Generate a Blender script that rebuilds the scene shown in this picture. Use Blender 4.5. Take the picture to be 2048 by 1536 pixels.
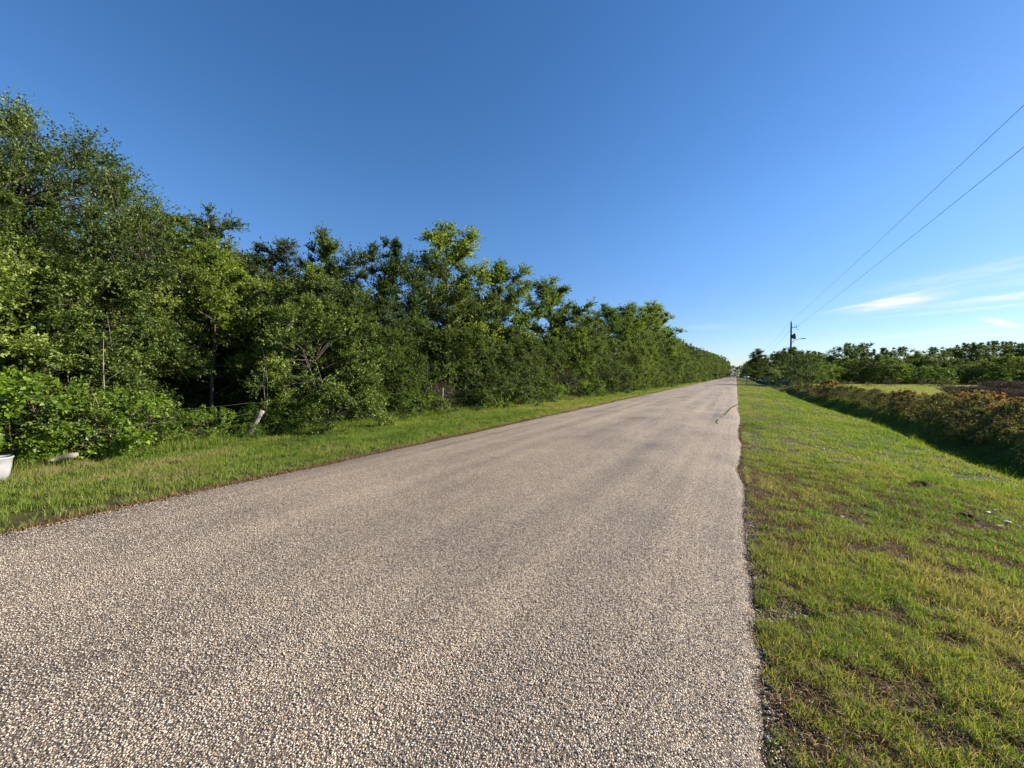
import bpy, math, random
import numpy as np
from mathutils import Vector

for o in list(bpy.data.objects): bpy.data.objects.remove(o)
S = bpy.context.scene
C = S.collection
R = math.radians

# ------------------------------------------------------------------ camera
YAW = 30.19
cd = bpy.data.cameras.new('camera'); cam = bpy.data.objects.new('camera', cd); C.objects.link(cam)
cd.sensor_width = 36.0; cd.lens = 36.0*770/2048
cam.location = (0, 0, 1.5)
cam.rotation_euler = (R(90-1.34), 0, R(YAW))
cd.clip_start = 0.05; cd.clip_end = 5000
S.camera = cam

# ------------------------------------------------------------------ sun, sky, exposure
SUN_AZ, SUN_EL = 52.0, 25.0          # azimuth clockwise from +Y (along the road)
sd = bpy.data.lights.new('sun', 'SUN'); sun = bpy.data.objects.new('sun', sd); C.objects.link(sun)
sd.energy = 5.0; sd.angle = R(0.5); sd.color = (1.0, 0.90, 0.76)
a, e = R(SUN_AZ), R(SUN_EL)
sv = Vector((math.sin(a)*math.cos(e), math.cos(a)*math.cos(e), math.sin(e)))
sun.rotation_euler = sv.to_track_quat('Z', 'Y').to_euler(); sun.location = (40, 10, 40)

def N(nt, t, **kw):
    n = nt.nodes.new(t)
    for k, v in kw.items():
        if k.startswith('i_'):
            key = k[2:]; key = int(key) if key.isdigit() else key.replace('_', ' ')
            n.inputs[key].default_value = v
        else: setattr(n, k, v)
    return n
def M(nt, op, a, b=None, c=None):
    n = nt.nodes.new('ShaderNodeMath'); n.operation = op
    for i, v in enumerate((a, b, c)):
        if v is None: continue
        if isinstance(v, (int, float)): n.inputs[i].default_value = v
        else: nt.links.new(v, n.inputs[i])
    return n.outputs[0]

W = bpy.data.worlds.new('World'); S.world = W; W.use_nodes = True
nt = W.node_tree; nt.nodes.clear(); L = nt.links.new
sky = N(nt, 'ShaderNodeTexSky', sky_type='NISHITA', sun_disc=False, sun_elevation=e, sun_rotation=a,
        air_density=0.95, dust_density=0.12, ozone_density=2.4, altitude=0)
hs = N(nt, 'ShaderNodeHueSaturation', i_Saturation=1.25, i_Value=1.0)
L(sky.outputs[0], hs.inputs['Color'])
tc = N(nt, 'ShaderNodeTexCoord'); sx = N(nt, 'ShaderNodeSeparateXYZ'); L(tc.outputs['Generated'], sx.inputs[0])
az = M(nt, 'MULTIPLY', M(nt, 'ARCTAN2', sx.outputs[0], sx.outputs[1]), 57.2958)
el = M(nt, 'MULTIPLY', M(nt, 'ARCSINE', sx.outputs[2]), 57.2958)
cmb = N(nt, 'ShaderNodeCombineXYZ'); L(M(nt, 'MULTIPLY', az, 0.22), cmb.inputs[0]); L(M(nt, 'MULTIPLY', el, 0.9), cmb.inputs[1])
n1 = N(nt, 'ShaderNodeTexNoise', i_Scale=1.0, i_Detail=5.0, i_Roughness=0.6); L(cmb.outputs[0], n1.inputs['Vector'])
cmb2 = N(nt, 'ShaderNodeCombineXYZ'); L(M(nt, 'MULTIPLY', az, 0.35), cmb2.inputs[0]); L(M(nt, 'MULTIPLY', el, 2.2), cmb2.inputs[1])
n2 = N(nt, 'ShaderNodeTexNoise', i_Scale=1.3, i_Detail=6.0, i_Roughness=0.62); L(cmb2.outputs[0], n2.inputs['Vector'])
wob = M(nt, 'MULTIPLY', M(nt, 'SUBTRACT', n1.outputs[0], 0.5), 1.6)
fib = M(nt, 'MULTIPLY_ADD', n2.outputs[0], 2.2, -0.35)
tot = None
#            az    el   half-width half-height tilt  strength
for (ca, ce, wa, we, tl, st) in [(14.6, 7.55, 2.9, 0.48, 0.10, 1.0), (13.3, 7.9, 3.4, 0.16, 0.16, .6), (21.6, 4.75, 0.95, 0.22, -0.42, 1.3),
        (24.5, 7.2, 6.5, 0.28, 0.05, .75), (21, 6.3, 7, .15, .02, .35), (17.2, 4.2, 6.0, 0.20, 0.07, .35), (20, 9.6, 7.5, .7, .10, .22),
        (19.5, 3.7, 3.0, .16, .06, .5), (-3.2, 6.3, 3.0, .3, -.05, .12), (27, 8.6, 6, .5, .04, .4)]:
    du = M(nt, 'SUBTRACT', az, ca)
    dv = M(nt, 'SUBTRACT', M(nt, 'SUBTRACT', el, ce), M(nt, 'MULTIPLY', du, tl))
    dv = M(nt, 'ADD', dv, M(nt, 'MULTIPLY', wob, we*0.9))
    q = M(nt, 'ADD', M(nt, 'POWER', M(nt, 'ABSOLUTE', M(nt, 'DIVIDE', du, wa)), 2.0), M(nt, 'POWER', M(nt, 'ABSOLUTE', M(nt, 'DIVIDE', dv, we)), 2.0))
    g = M(nt, 'MULTIPLY', M(nt, 'EXPONENT', M(nt, 'MULTIPLY', q, -1.0)), st)
    tot = g if tot is None else M(nt, 'ADD', tot, g)
cl = nt.nodes.new('ShaderNodeClamp'); L(M(nt, 'MULTIPLY', tot, M(nt, 'MULTIPLY', fib, 1.5)), cl.inputs[0])
eln = nt.nodes.new('ShaderNodeMapRange'); eln.interpolation_type = 'SMOOTHSTEP'; L(el, eln.inputs[0])
for k_, v_ in ((1, -1.0), (2, 23.0), (3, 0.0), (4, 1.0)): eln.inputs[k_].default_value = v_
tnt = N(nt, 'ShaderNodeMix', data_type='RGBA'); L(eln.outputs[0], tnt.inputs[0]); tnt.inputs[6].default_value = (.56, .61, .80, 1); tnt.inputs[7].default_value = (1, .93, 1.0, 1)
thin = N(nt, 'ShaderNodeVectorMath', operation='MULTIPLY'); L(hs.outputs[0], thin.inputs[0]); L(tnt.outputs[2], thin.inputs[1])
mx = N(nt, 'ShaderNodeMix', data_type='RGBA'); L(cl.outputs[0], mx.inputs[0]); L(thin.outputs[0], mx.inputs[6])
mx.inputs[7].default_value = (5.2, 5.5, 5.6, 1)
bg = N(nt, 'ShaderNodeBackground', i_Strength=0.089); L(mx.outputs[2], bg.inputs[0])
wo = N(nt, 'ShaderNodeOutputWorld'); L(bg.outputs[0], wo.inputs[0])

S.view_settings.view_transform = 'Standard'; S.view_settings.look = 'None'
S.view_settings.exposure = 1.05; S.view_settings.gamma = 1.0; S.view_settings.use_curve_mapping = False
S.render.engine = 'CYCLES'

# ------------------------------------------------------------------ helpers
def tag(o, label=None, cat=None, group=None, kind=None):
    if label: o['label'] = label
    if cat: o['category'] = cat
    if group: o['group'] = group
    if kind: o['kind'] = kind
    return o
def mesh(name, v, faces, mat, attrs=None, smooth=False):
    """faces: list of (K x n) int arrays"""
    me = bpy.data.meshes.new(name)
    v = np.asarray(v, dtype=np.float32)
    faces = [np.asarray(f, dtype=np.int32) for f in faces if len(f)]
    me.vertices.add(len(v)); me.vertices.foreach_set('co', v.ravel())
    tot = np.concatenate([np.full(len(f), f.shape[1], dtype=np.int32) for f in faces])
    idx = np.concatenate([f.ravel() for f in faces])
    me.loops.add(len(idx)); me.loops.foreach_set('vertex_index', idx)
    me.polygons.add(len(tot))
    st = np.concatenate([[0], np.cumsum(tot)[:-1]]).astype(np.int32)
    me.polygons.foreach_set('loop_start', st)
    me.polygons.foreach_set('loop_total', tot)
    if smooth: me.polygons.foreach_set('use_smooth', np.ones(len(tot), dtype=bool))
    for k, arr in (attrs or {}).items():
        at = me.attributes.new(k, 'FLOAT', 'POINT'); at.data.foreach_set('value', np.asarray(arr, dtype=np.float32))
    me.update(calc_edges=True)
    if mat: me.materials.append(mat)
    return me
def obj(name, me, parent=None, loc=None):
    o = bpy.data.objects.new(name, me); C.objects.link(o)
    if parent: o.parent = parent
    if loc is not None: o.location = loc
    return o
def empty(name, loc=(0, 0, 0), rz=0):
    o = bpy.data.objects.new(name, None); C.objects.link(o); o.location = loc; o.rotation_euler = (0, 0, rz)
    o.empty_display_size = .2
    return o
def copy_tree(o, parent=None):
    c = o.copy(); C.objects.link(c); c.parent = parent
    for ch in KIDS.get(o.name, []): copy_tree(ch, c)
    return c
KIDS = {}
def unit(v): return v/np.maximum(np.linalg.norm(v, axis=-1, keepdims=True), 1e-9)
UP = np.array([0, 0, 1.0])

_rs = np.random.RandomState(7); LAT = _rs.rand(256, 256)
def vnoise(x, y):
    x = np.asarray(x, float); y = np.asarray(y, float)
    xi = np.floor(x).astype(int); yi = np.floor(y).astype(int); fx = x-xi; fy = y-yi
    fx = fx*fx*(3-2*fx); fy = fy*fy*(3-2*fy)
    g = lambda i, j: LAT[(xi+i) % 256, (yi+j) % 256]
    return (g(0, 0)*(1-fx)+g(1, 0)*fx)*(1-fy)+(g(0, 1)*(1-fx)+g(1, 1)*fx)*fy
def fbm(x, y, o=4):
    s = 0; a_ = .5
    for k in range(o): s = s+a_*vnoise(x*2**k+17*k, y*2**k+31*k); a_ *= .5
    return s/(1-.5**o)
def smooth(a0, a1, x):
    t = np.clip((x-a0)/(a1-a0), 0, 1); return t*t*(3-2*t)

XL, XR = -5.95, 0.13                      # road edges
def crest(y): return 3.9+.2*np.sin(y*.11)+.4*(vnoise(y*.15, 3.3)-.5)+.55*(vnoise(y*.45, 8.3)-.5)
def height(x, y):
    x = np.asarray(x, float); y = np.asarray(y, float); x, y = np.broadcast_arrays(x, y)
    cr = 0.05*(1-np.clip(np.abs((x+2.9)/3.1), 0, 1)**2)
    z = cr-0.03
    # right verge, ditch, far bank
    c = crest(y)
    zr = -0.02-0.27*smooth(XR, 4.4, x)**1.2
    plate = np.exp(-((y-72)/4.2)**4)
    ditch = (smooth(c-.1, c+1.5, x)-smooth(c+2.2, c+3.6, x)*.92)*(-0.85)*(1-.85*plate)
    zr = zr+ditch+.14*plate*smooth(1, 2.5, x)*(1-smooth(7, 9, x))
    zr = zr+.05*(fbm(x*.9, y*.9)-.5)*smooth(.3, 1.2, x)
    far = smooth(9, 14, x)*.12*(fbm(x*.12, y*.12)-.5)*2
    z = np.where(x > XR, zr+far, z)
    zl = -0.02-.10*smooth(-XL, 10, -x)+.06*(fbm(x*.8, y*.8)-.5)*smooth(6.2, 7.5, -x)+.25*(fbm(x*.3, y*.3)-.4)*smooth(10.5, 14, -x)
    return np.where(x < XL, zl, z)

# ------------------------------------------------------------------ materials
def mat(name):
    m = bpy.data.materials.new(name); m.use_nodes = True; t = m.node_tree; t.nodes.clear()
    return m, t
def ramp(t, fac, stops, interp='LINEAR'):
    r = t.nodes.new('ShaderNodeValToRGB'); r.color_ramp.interpolation = interp
    el_ = r.color_ramp.elements
    el_[0].position, el_[0].color = stops[0][0], (*stops[0][1], 1)
    el_[1].position, el_[1].color = stops[-1][0], (*stops[-1][1], 1)
    for p, c in stops[1:-1]:
        x_ = el_.new(p); x_.color = (*c, 1)
    t.links.new(fac, r.inputs[0]); return r.outputs[0]
def rgbmix(t, fac, c1, c2, blend='MIX'):
    n = N(t, 'ShaderNodeMix', data_type='RGBA', blend_type=blend)
    for s, v in ((0, fac), (6, c1), (7, c2)):
        if isinstance(v, (int, float)): n.inputs[s].default_value = v
        elif isinstance(v, tuple): n.inputs[s].default_value = (*v, 1)
        else: t.links.new(v, n.inputs[s])
    return n.outputs[2]
def leafmat(name, stops, trans=.35, rough=.5, spec=.35, tcol=1.5, sc=.55):
    m, t = mat(name)
    at = N(t, 'ShaderNodeAttribute', attribute_name='tint')
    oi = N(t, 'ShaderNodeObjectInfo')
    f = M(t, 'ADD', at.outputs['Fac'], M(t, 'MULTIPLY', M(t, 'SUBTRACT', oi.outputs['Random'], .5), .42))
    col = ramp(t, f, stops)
    p = N(t, 'ShaderNodeBsdfPrincipled', i_Roughness=rough); p.inputs['Specular IOR Level'].default_value = spec
    t.links.new(col, p.inputs['Base Color'])
    tr = N(t, 'ShaderNodeBsdfTranslucent')
    t.links.new(rgbmix(t, 1.0, col, (tcol*1.15, tcol*1.1, tcol*.45), 'MULTIPLY'), tr.inputs[0])
    ms = N(t, 'ShaderNodeMixShader', i_Fac=trans); t.links.new(p.outputs[0], ms.inputs[1]); t.links.new(tr.outputs[0], ms.inputs[2])
    o = N(t, 'ShaderNodeOutputMaterial'); t.links.new(ms.outputs[0], o.inputs[0])
    return m
def plain(name, c1, c2, scale=8, rough=.85, stretch=(1, 1, 1), bump=.3, spec=.3, metallic=0, detail=5):
    m, t = mat(name)
    tc_ = N(t, 'ShaderNodeTexCoord'); mp = N(t, 'ShaderNodeMapping'); mp.inputs['Scale'].default_value = stretch
    t.links.new(tc_.outputs['Object'], mp.inputs[0])
    n = N(t, 'ShaderNodeTexNoise', i_Scale=scale, i_Detail=detail, i_Roughness=.65); t.links.new(mp.outputs[0], n.inputs['Vector'])
    col = ramp(t, n.outputs[0], [(.3, c1), (.7, c2)])
    p = N(t, 'ShaderNodeBsdfPrincipled', i_Roughness=rough, i_Metallic=metallic); p.inputs['Specular IOR Level'].default_value = spec
    t.links.new(col, p.inputs['Base Color'])
    b = N(t, 'ShaderNodeBump', i_Strength=bump, i_Distance=.02); t.links.new(n.outputs[0], b.inputs['Height']); t.links.new(b.outputs[0], p.inputs['Normal'])
    o = N(t, 'ShaderNodeOutputMaterial'); t.links.new(p.outputs[0], o.inputs[0])
    return m
OAKL = leafmat('oak_leaf', [(0, (.022, .036, .010)), (.45, (.066, .103, .019)), (.8, (.13, .18, .032)), (1, (.22, .26, .06))], .22, .5, .35)
GUML = leafmat('sweetgum_leaf', [(0, (.035, .060, .014)), (.45, (.095, .155, .026)), (.8, (.17, .24, .034)), (1, (.27, .33, .06))], .38, .48, .35)
MIDL = leafmat('thicket_leaf', [(0, (.022, .040, .010)), (.4, (.070, .115, .021)), (.8, (.145, .205, .032)), (1, (.25, .31, .06))], .23, .5, .35)
BRIL = leafmat('bright_leaf', [(0, (.05, .095, .015)), (.5, (.12, .20, .025)), (1, (.24, .34, .04))], .42, .42, .4)
BRAL = leafmat('bramble_leaf', [(0, (.045, .055, .018)), (.35, (.11, .13, .03)), (.65, (.20, .21, .055)), (.85, (.26, .23, .08)), (1, (.31, .18, .09))], .28, .55, .35)
REDL = leafmat('red_bramble_leaf', [(0, (.06, .07, .02)), (.4, (.17, .16, .045)), (.65, (.29, .17, .08)), (1, (.40, .15, .11))], .35, .5, .35)
REED = leafmat('dry_reed', [(0, (.05, .035, .035)), (.5, (.14, .10, .085)), (1, (.26, .20, .14))], .15, .7, .2, 1.0)
GRAS = leafmat('grass_blade', [(0, (.030, .065, .012)), (.35, (.085, .15, .018)), (.62, (.155, .24, .028)), (.8, (.20, .22, .05)), (1, (.30, .26, .13))], .40, .55, .25, 1.5)
MOSS = leafmat('hanging_moss', [(0, (.09, .105, .075)), (1, (.17, .18, .13))], .3, .8, .2, 1.0)
LITT = leafmat('dry_litter', [(0, (.10, .045, .022)), (.5, (.24, .125, .06)), (1, (.42, .29, .15))], .15, .7, .2, 1.0)
BARK = plain('bark', (.035, .03, .022), (.15, .13, .105), 9, .9, (3, 3, .6), .8)
TWIG = plain('twig_bark', (.04, .032, .025), (.18, .15, .12), 30, .9, (1, 1, .4), .4)
WOOD = plain('weathered_wood', (.13, .105, .08), (.42, .38, .32), 14, .85, (4, 4, .35), .7)
PALE = plain('pale_grey_boards', (.22, .19, .18), (.50, .45, .43), 6, .9, (3, 3, .5), .5)
POLEM = plain('pole_wood', (.035, .027, .02), (.09, .07, .052), 6, .85, (5, 5, .3), .5)
GALV = plain('galvanised_metal', (.22, .23, .24), (.38, .39, .40), 20, .45, (1, 1, 1), .1, .5, .7)
DARKM = plain('dark_grey_metal', (.03, .035, .04), (.07, .075, .08), 10, .5, (1, 1, 1), .1, .5)
WIRE = plain('wire_metal', (.16, .17, .18), (.26, .27, .28), 10, .6, (1, 1, 1), 0, .4)
RUST = plain('rusty_wire', (.07, .055, .045), (.16, .13, .11), 20, .8, (1, 1, 1), .1)
WHITEP = plain('white_plastic', (.30, .30, .31), (.40, .40, .41), 5, .38, (1, 1, 1), .05, .5)
WHITEM = plain('white_enamel', (.74, .75, .75), (.86, .86, .85), 8, .45, (1, 1, 1), .05, .5)
SOIL = plain('dark_soil', (.018, .013, .01), (.07, .05, .036), 22, .95, (1, 1, 1), 1.0, .1)
PETAL = plain('white_petal', (.7, .7, .66), (.85, .85, .82), 20, .6, (1, 1, 1), 0)
SANDM = plain('sandy_track', (.20, .17, .12), (.38, .34, .27), 3, .95, (1, 1, 1), .4, .1)

def ground_mat():
    m, t = mat('verge_ground'); k = t.links.new
    g = N(t, 'ShaderNodeNewGeometry'); s = N(t, 'ShaderNodeSeparateXYZ'); k(g.outputs['Position'], s.inputs[0])
    def noise(sc, d=5, r=.6):
        n = N(t, 'ShaderNodeTexNoise', i_Scale=sc, i_Detail=d, i_Roughness=r); k(g.outputs['Position'], n.inputs['Vector']); return n.outputs[0]
    big, med, fine = noise(.35, 4), noise(2.2, 5), noise(38, 6, .75)
    vf = noise(130, 3, .7)
    grass = ramp(t, M(t, 'ADD', M(t, 'MULTIPLY', med, .55), M(t, 'MULTIPLY', fine, .45)),
                 [(.34, (.018, .020, .008)), (.45, (.055, .065, .016)), (.56, (.10, .115, .026)), (.70, (.20, .19, .06))])
    soil = ramp(t, M(t, 'ADD', M(t, 'MULTIPLY', fine, .5), M(t, 'MULTIPLY', vf, .5)), [(.34, (.022, .015, .010)), (.5, (.095, .068, .042)), (.68, (.20, .155, .095))])
    # how bare the sward is: more soil and thatch close to the road, mown green farther out
    bare = M(t, 'MULTIPLY_ADD', M(t, 'ADD', M(t, 'MULTIPLY', big, .6), M(t, 'MULTIPLY', med, .6)), 3.2, -1.35)
    xr = s.outputs[0]
    near = M(t, 'SUBTRACT', 1.0, M(t, 'MINIMUM', M(t, 'MAXIMUM', M(t, 'DIVIDE', M(t, 'SUBTRACT', xr, .15), 3.2), 0), 1))
    nearl = M(t, 'SUBTRACT', 1.0, M(t, 'MINIMUM', M(t, 'MAXIMUM', M(t, 'DIVIDE', M(t, 'SUBTRACT', -5.95, xr), .9), 0), 1))
    nn = M(t, 'MULTIPLY', M(t, 'MINIMUM', near, 1), nearl)
    nn = M(t, 'MAXIMUM', M(t, 'MULTIPLY', near, M(t, 'GREATER_THAN', xr, -2)), M(t, 'MULTIPLY', nearl, M(t, 'LESS_THAN', xr, -2)))
    f = nt_clamp(t, M(t, 'ADD', M(t, 'MULTIPLY', bare, M(t, 'ADD', M(t, 'MULTIPLY', nn, .85), .15)), M(t, 'MULTIPLY', nn, .12)))
    c = rgbmix(t, f, grass, soil)
    # woodland floor of dead leaves on the left, pale dry field on the right
    wood = nt_clamp(t, M(t, 'ADD', M(t, 'SUBTRACT', M(t, 'MULTIPLY', xr, -1.0), 10.9), M(t, 'MULTIPLY', med, .8)))
    leafl = ramp(t, fine, [(.3, (.02, .014, .009)), (.5, (.06, .04, .024)), (.72, (.15, .10, .06))])
    c = rgbmix(t, wood, c, leafl)
    fld = nt_clamp(t, M(t, 'MULTIPLY', M(t, 'SUBTRACT', xr, 8.0), .5))
    fcol = ramp(t, M(t, 'ADD', M(t, 'MULTIPLY', big, .5), M(t, 'MULTIPLY', fine, .5)), [(.32, (.075, .085, .026)), (.5, (.145, .155, .042)), (.68, (.24, .21, .085))])
    c = rgbmix(t, fld, c, fcol)
    p = N(t, 'ShaderNodeBsdfPrincipled', i_Roughness=.9); p.inputs['Specular IOR Level'].default_value = .15; k(c, p.inputs['Base Color'])
    b = N(t, 'ShaderNodeBump', i_Strength=.9, i_Distance=.03); k(M(t, 'ADD', fine, M(t, 'MULTIPLY', vf, .5)), b.inputs['Height']); k(b.outputs[0], p.inputs['Normal'])
    o = N(t, 'ShaderNodeOutputMaterial'); k(p.outputs[0], o.inputs[0]); return m
def nt_clamp(t, v):
    n = t.nodes.new('ShaderNodeClamp'); t.links.new(v, n.inputs[0]); return n.outputs[0]
def road_mat():
    m, t = mat('chip_seal'); k = t.links.new
    g = N(t, 'ShaderNodeNewGeometry'); P = g.outputs['Position']; s = N(t, 'ShaderNodeSeparateXYZ'); k(P, s.inputs[0])
    def noise(sc, d=4, r=.6, vec=None):
        n = N(t, 'ShaderNodeTexNoise', i_Scale=sc, i_Detail=d, i_Roughness=r); k(vec or P, n.inputs['Vector']); return n.outputs[0]
    v1 = N(t, 'ShaderNodeTexVoronoi', feature='F1', i_Scale=104.0, i_Randomness=1.0); k(P, v1.inputs['Vector'])
    v2 = N(t, 'ShaderNodeTexVoronoi', feature='DISTANCE_TO_EDGE', i_Scale=104.0, i_Randomness=1.0); k(P, v2.inputs['Vector'])
    hsv = N(t, 'ShaderNodeSeparateColor'); k(v1.outputs['Color'], hsv.inputs[0])
    stone = ramp(t, hsv.outputs[0], [(0, (.32, .255, .20)), (.35, (.49, .40, .32)), (.7, (.60, .50, .41)), (1, (.74, .65, .55))])
    chip = rgbmix(t, M(t, 'GREATER_THAN', hsv.outputs[1], .80), stone, (.20, .16, .135))
    # a stone sits in the binder; some sockets are empty
    mask = nt_clamp(t, M(t, 'MULTIPLY', M(t, 'SUBTRACT', v2.outputs['Distance'], .045), 9.0))
    mask = M(t, 'MULTIPLY', mask, M(t, 'SUBTRACT', 1.0, M(t, 'MULTIPLY', M(t, 'GREATER_THAN', hsv.outputs[2], .86), .85)))
    mp = N(t, 'ShaderNodeMapping'); mp.inputs['Scale'].default_value = (1, .05, 1); k(P, mp.inputs[0])
    streak = noise(1.9, 4, .55, mp.outputs[0]); patch = noise(.55, 5, .6); patch2 = noise(2.6, 4, .6)
    binder = rgbmix(t, patch, (.050, .038, .03), (.12, .095, .075))
    c = rgbmix(t, mask, binder, chip)
    # worn wheel paths (embedded stones, a little greyer) and sandy / tarry mottling
    tone = M(t, 'ADD', M(t, 'MULTIPLY', streak, .6), M(t, 'MULTIPLY', patch, .5))
    tone = ramp(t, tone, [(.38, (.60, .59, .56)), (.55, (1.02, 1.0, .91)), (.70, (1.26, 1.21, 1.05))])
    c = rgbmix(t, 1.0, c, tone, 'MULTIPLY')
    dk = nt_clamp(t, M(t, 'MULTIPLY', M(t, 'SUBTRACT', patch2, .62), 5.0))
    c = rgbmix(t, M(t, 'MULTIPLY', dk, .35), c, (.075, .065, .06))
    cam_far = nt_clamp(t, M(t, 'DIVIDE', s.outputs[1], 60.0))
    p = N(t, 'ShaderNodeBsdfPrincipled', i_Roughness=.72); p.inputs['Specular IOR Level'].default_value = .35; k(c, p.inputs['Base Color'])
    dome = M(t, 'MULTIPLY', M(t, 'SUBTRACT', 1.0, M(t, 'MULTIPLY', v1.outputs['Distance'], 1.1)), M(t, 'ADD', M(t, 'MULTIPLY', hsv.outputs[1], .6), .5))
    hh = M(t, 'ADD', M(t, 'MULTIPLY', mask, dome), M(t, 'MULTIPLY', noise(160, 3, .6), .25))
    b = N(t, 'ShaderNodeBump', i_Strength=1.0, i_Distance=.008); k(hh, b.inputs['Height']); k(b.outputs[0], p.inputs['Normal'])
    o = N(t, 'ShaderNodeOutputMaterial'); k(p.outputs[0], o.inputs[0]); return m

# ------------------------------------------------------------------ terrain and road
def grid(xs, ys, zf):
    X, Y = np.meshgrid(xs, ys); Z = zf(X, Y); v = np.stack([X, Y, Z], -1).reshape(-1, 3)
    nx, ny = len(xs), len(ys); i = np.arange(ny-1)[:, None]*nx+np.arange(nx-1)[None]
    i = i.ravel(); return v, np.stack([i, i+1, i+nx+1, i+nx], -1)
GM = ground_mat()
xs = np.concatenate([[-900, -500, -250, -120, -60, -40], np.arange(-28, -6.2, .35), np.arange(-6.2, .3, .31), np.arange(.3, 11, .16), np.arange(11, 40, 1.5), [45, 60, 80, 110, 160, 260, 500, 900]])
ys = np.concatenate([[-300, -120, -50, -25, -12], np.arange(-8, 0, .5), np.arange(0, 20, .2), np.arange(20, 90, .6), np.arange(90, 200, 3), np.arange(200, 470, 12), [600, 900, 1400]])
v, f = grid(xs, ys, height)
tag(obj('ground', mesh('ground', v, [f], GM, smooth=True)), kind='structure')

RM = road_mat()
ys = np.concatenate([np.arange(-60, 0, 2.0), np.arange(0, 40, .06), np.arange(40, 120, .4), np.arange(120, 430, 3)])
ex = lambda y, s_: (.07*(fbm(y*.35, s_*9.1)-.5)+.06*(fbm(y*2.1, s_*3.7)-.5)+.035*(fbm(y*8.3, s_*5.7)-.5))*2
xr = XR+ex(ys, 1); xl = XL+ex(ys, 2)*1.2
xr = xr-.16*np.exp(-((ys-4.0)/.9)**2)*0+.05*np.exp(-((ys-2.6)/.7)**2)
US = [0, .012, .08, .16, .25, .34, .42, .5, .58, .66, .75, .84, .92, .988, 1]; nu = len(US)-1
V = []
for kx in range(nu+1):
    u = US[kx]; x = xl+(xr-xl)*u
    z = 0.05*(1-np.clip(np.abs((x+2.9)/3.1), 0, 1)**2)+.004
    z = z-.028*(1-smooth(0, .10, min(u, 1-u)))-(.045 if kx in (0, nu) else 0)+.022
    if kx in (0, nu): x = x+(.03 if kx == nu else -.03)
    V.append(np.stack([x, ys, z], -1))
V = np.array(V); ny = len(ys); v = V.reshape(-1, 3)
i = (np.arange(nu)[:, None]*ny+np.arange(ny-1)[None]).ravel(); f = np.stack([i, i+ny, i+ny+1, i+1], -1)
tag(obj('road', mesh('road', v, [f], RM, smooth=True)), kind='structure')

# sandy driveway crossing the ditch
xs = np.arange(.3, 16, .25); ys = np.arange(70.6, 73.4, .2)
v, f = grid(xs, ys, lambda X, Y: height(X, Y)+.02+.02*vnoise(X*3, Y*3)); v[:, 1] += .4*np.sin(v[:, 0]*.25)
tag(obj('path', mesh('path', v, [f], SANDM, smooth=True)), kind='structure')

# ------------------------------------------------------------------ tubes
def segs(A, B, ra, rb, k=4):
    """tapered prisms from A to B (n x 3)"""
    A, B = np.asarray(A, float), np.asarray(B, float); n = len(A); ra = np.broadcast_to(ra, n); rb = np.broadcast_to(rb, n)
    d = unit(B-A); h = np.where(np.abs(d[:, 2:3]) > .9, np.array([[1., 0, 0]]), UP[None]); u = unit(np.cross(d, h)); w = np.cross(d, u)
    an = np.arange(k)*2*np.pi/k; ring = np.cos(an)[None, :, None]*u[:, None]+np.sin(an)[None, :, None]*w[:, None]
    v = np.concatenate([A[:, None]+ring*ra[:, None, None], B[:, None]+ring*rb[:, None, None]], 1).reshape(-1, 3)
    b = (np.arange(n)*2*k)[:, None]; j = np.arange(k)[None]; j2 = (j+1) % k
    f = np.stack([b+j, b+j2, b+k+j2, b+k+j], -1).reshape(-1, 4)
    return v, f
def tube(pts, rad, k=8, caps=True):
    pts = np.asarray(pts, float); n = len(pts); rad = np.broadcast_to(rad, n)
    d = unit(np.gradient(pts, axis=0)); h = np.array([0, 1., 0]) if abs(d[0][2]) > .8 else UP
    u = unit(np.cross(d, h[None])); w = np.cross(d, u); an = np.arange(k)*2*np.pi/k
    v = (pts[:, None]+(np.cos(an)[None, :, None]*u[:, None]+np.sin(an)[None, :, None]*w[:, None])*rad[:, None, None]).reshape(-1, 3)
    i = (np.arange(n-1)*k)[:, None]; j = np.arange(k)[None]; j2 = (j+1) % k
    f = [np.stack([i+j, i+j2, i+k+j2, i+k+j], -1).reshape(-1, 4)]
    if caps: f.append(np.array([list(range(k))[::-1], list(range((n-1)*k, n*k))]))
    return v, f
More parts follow.
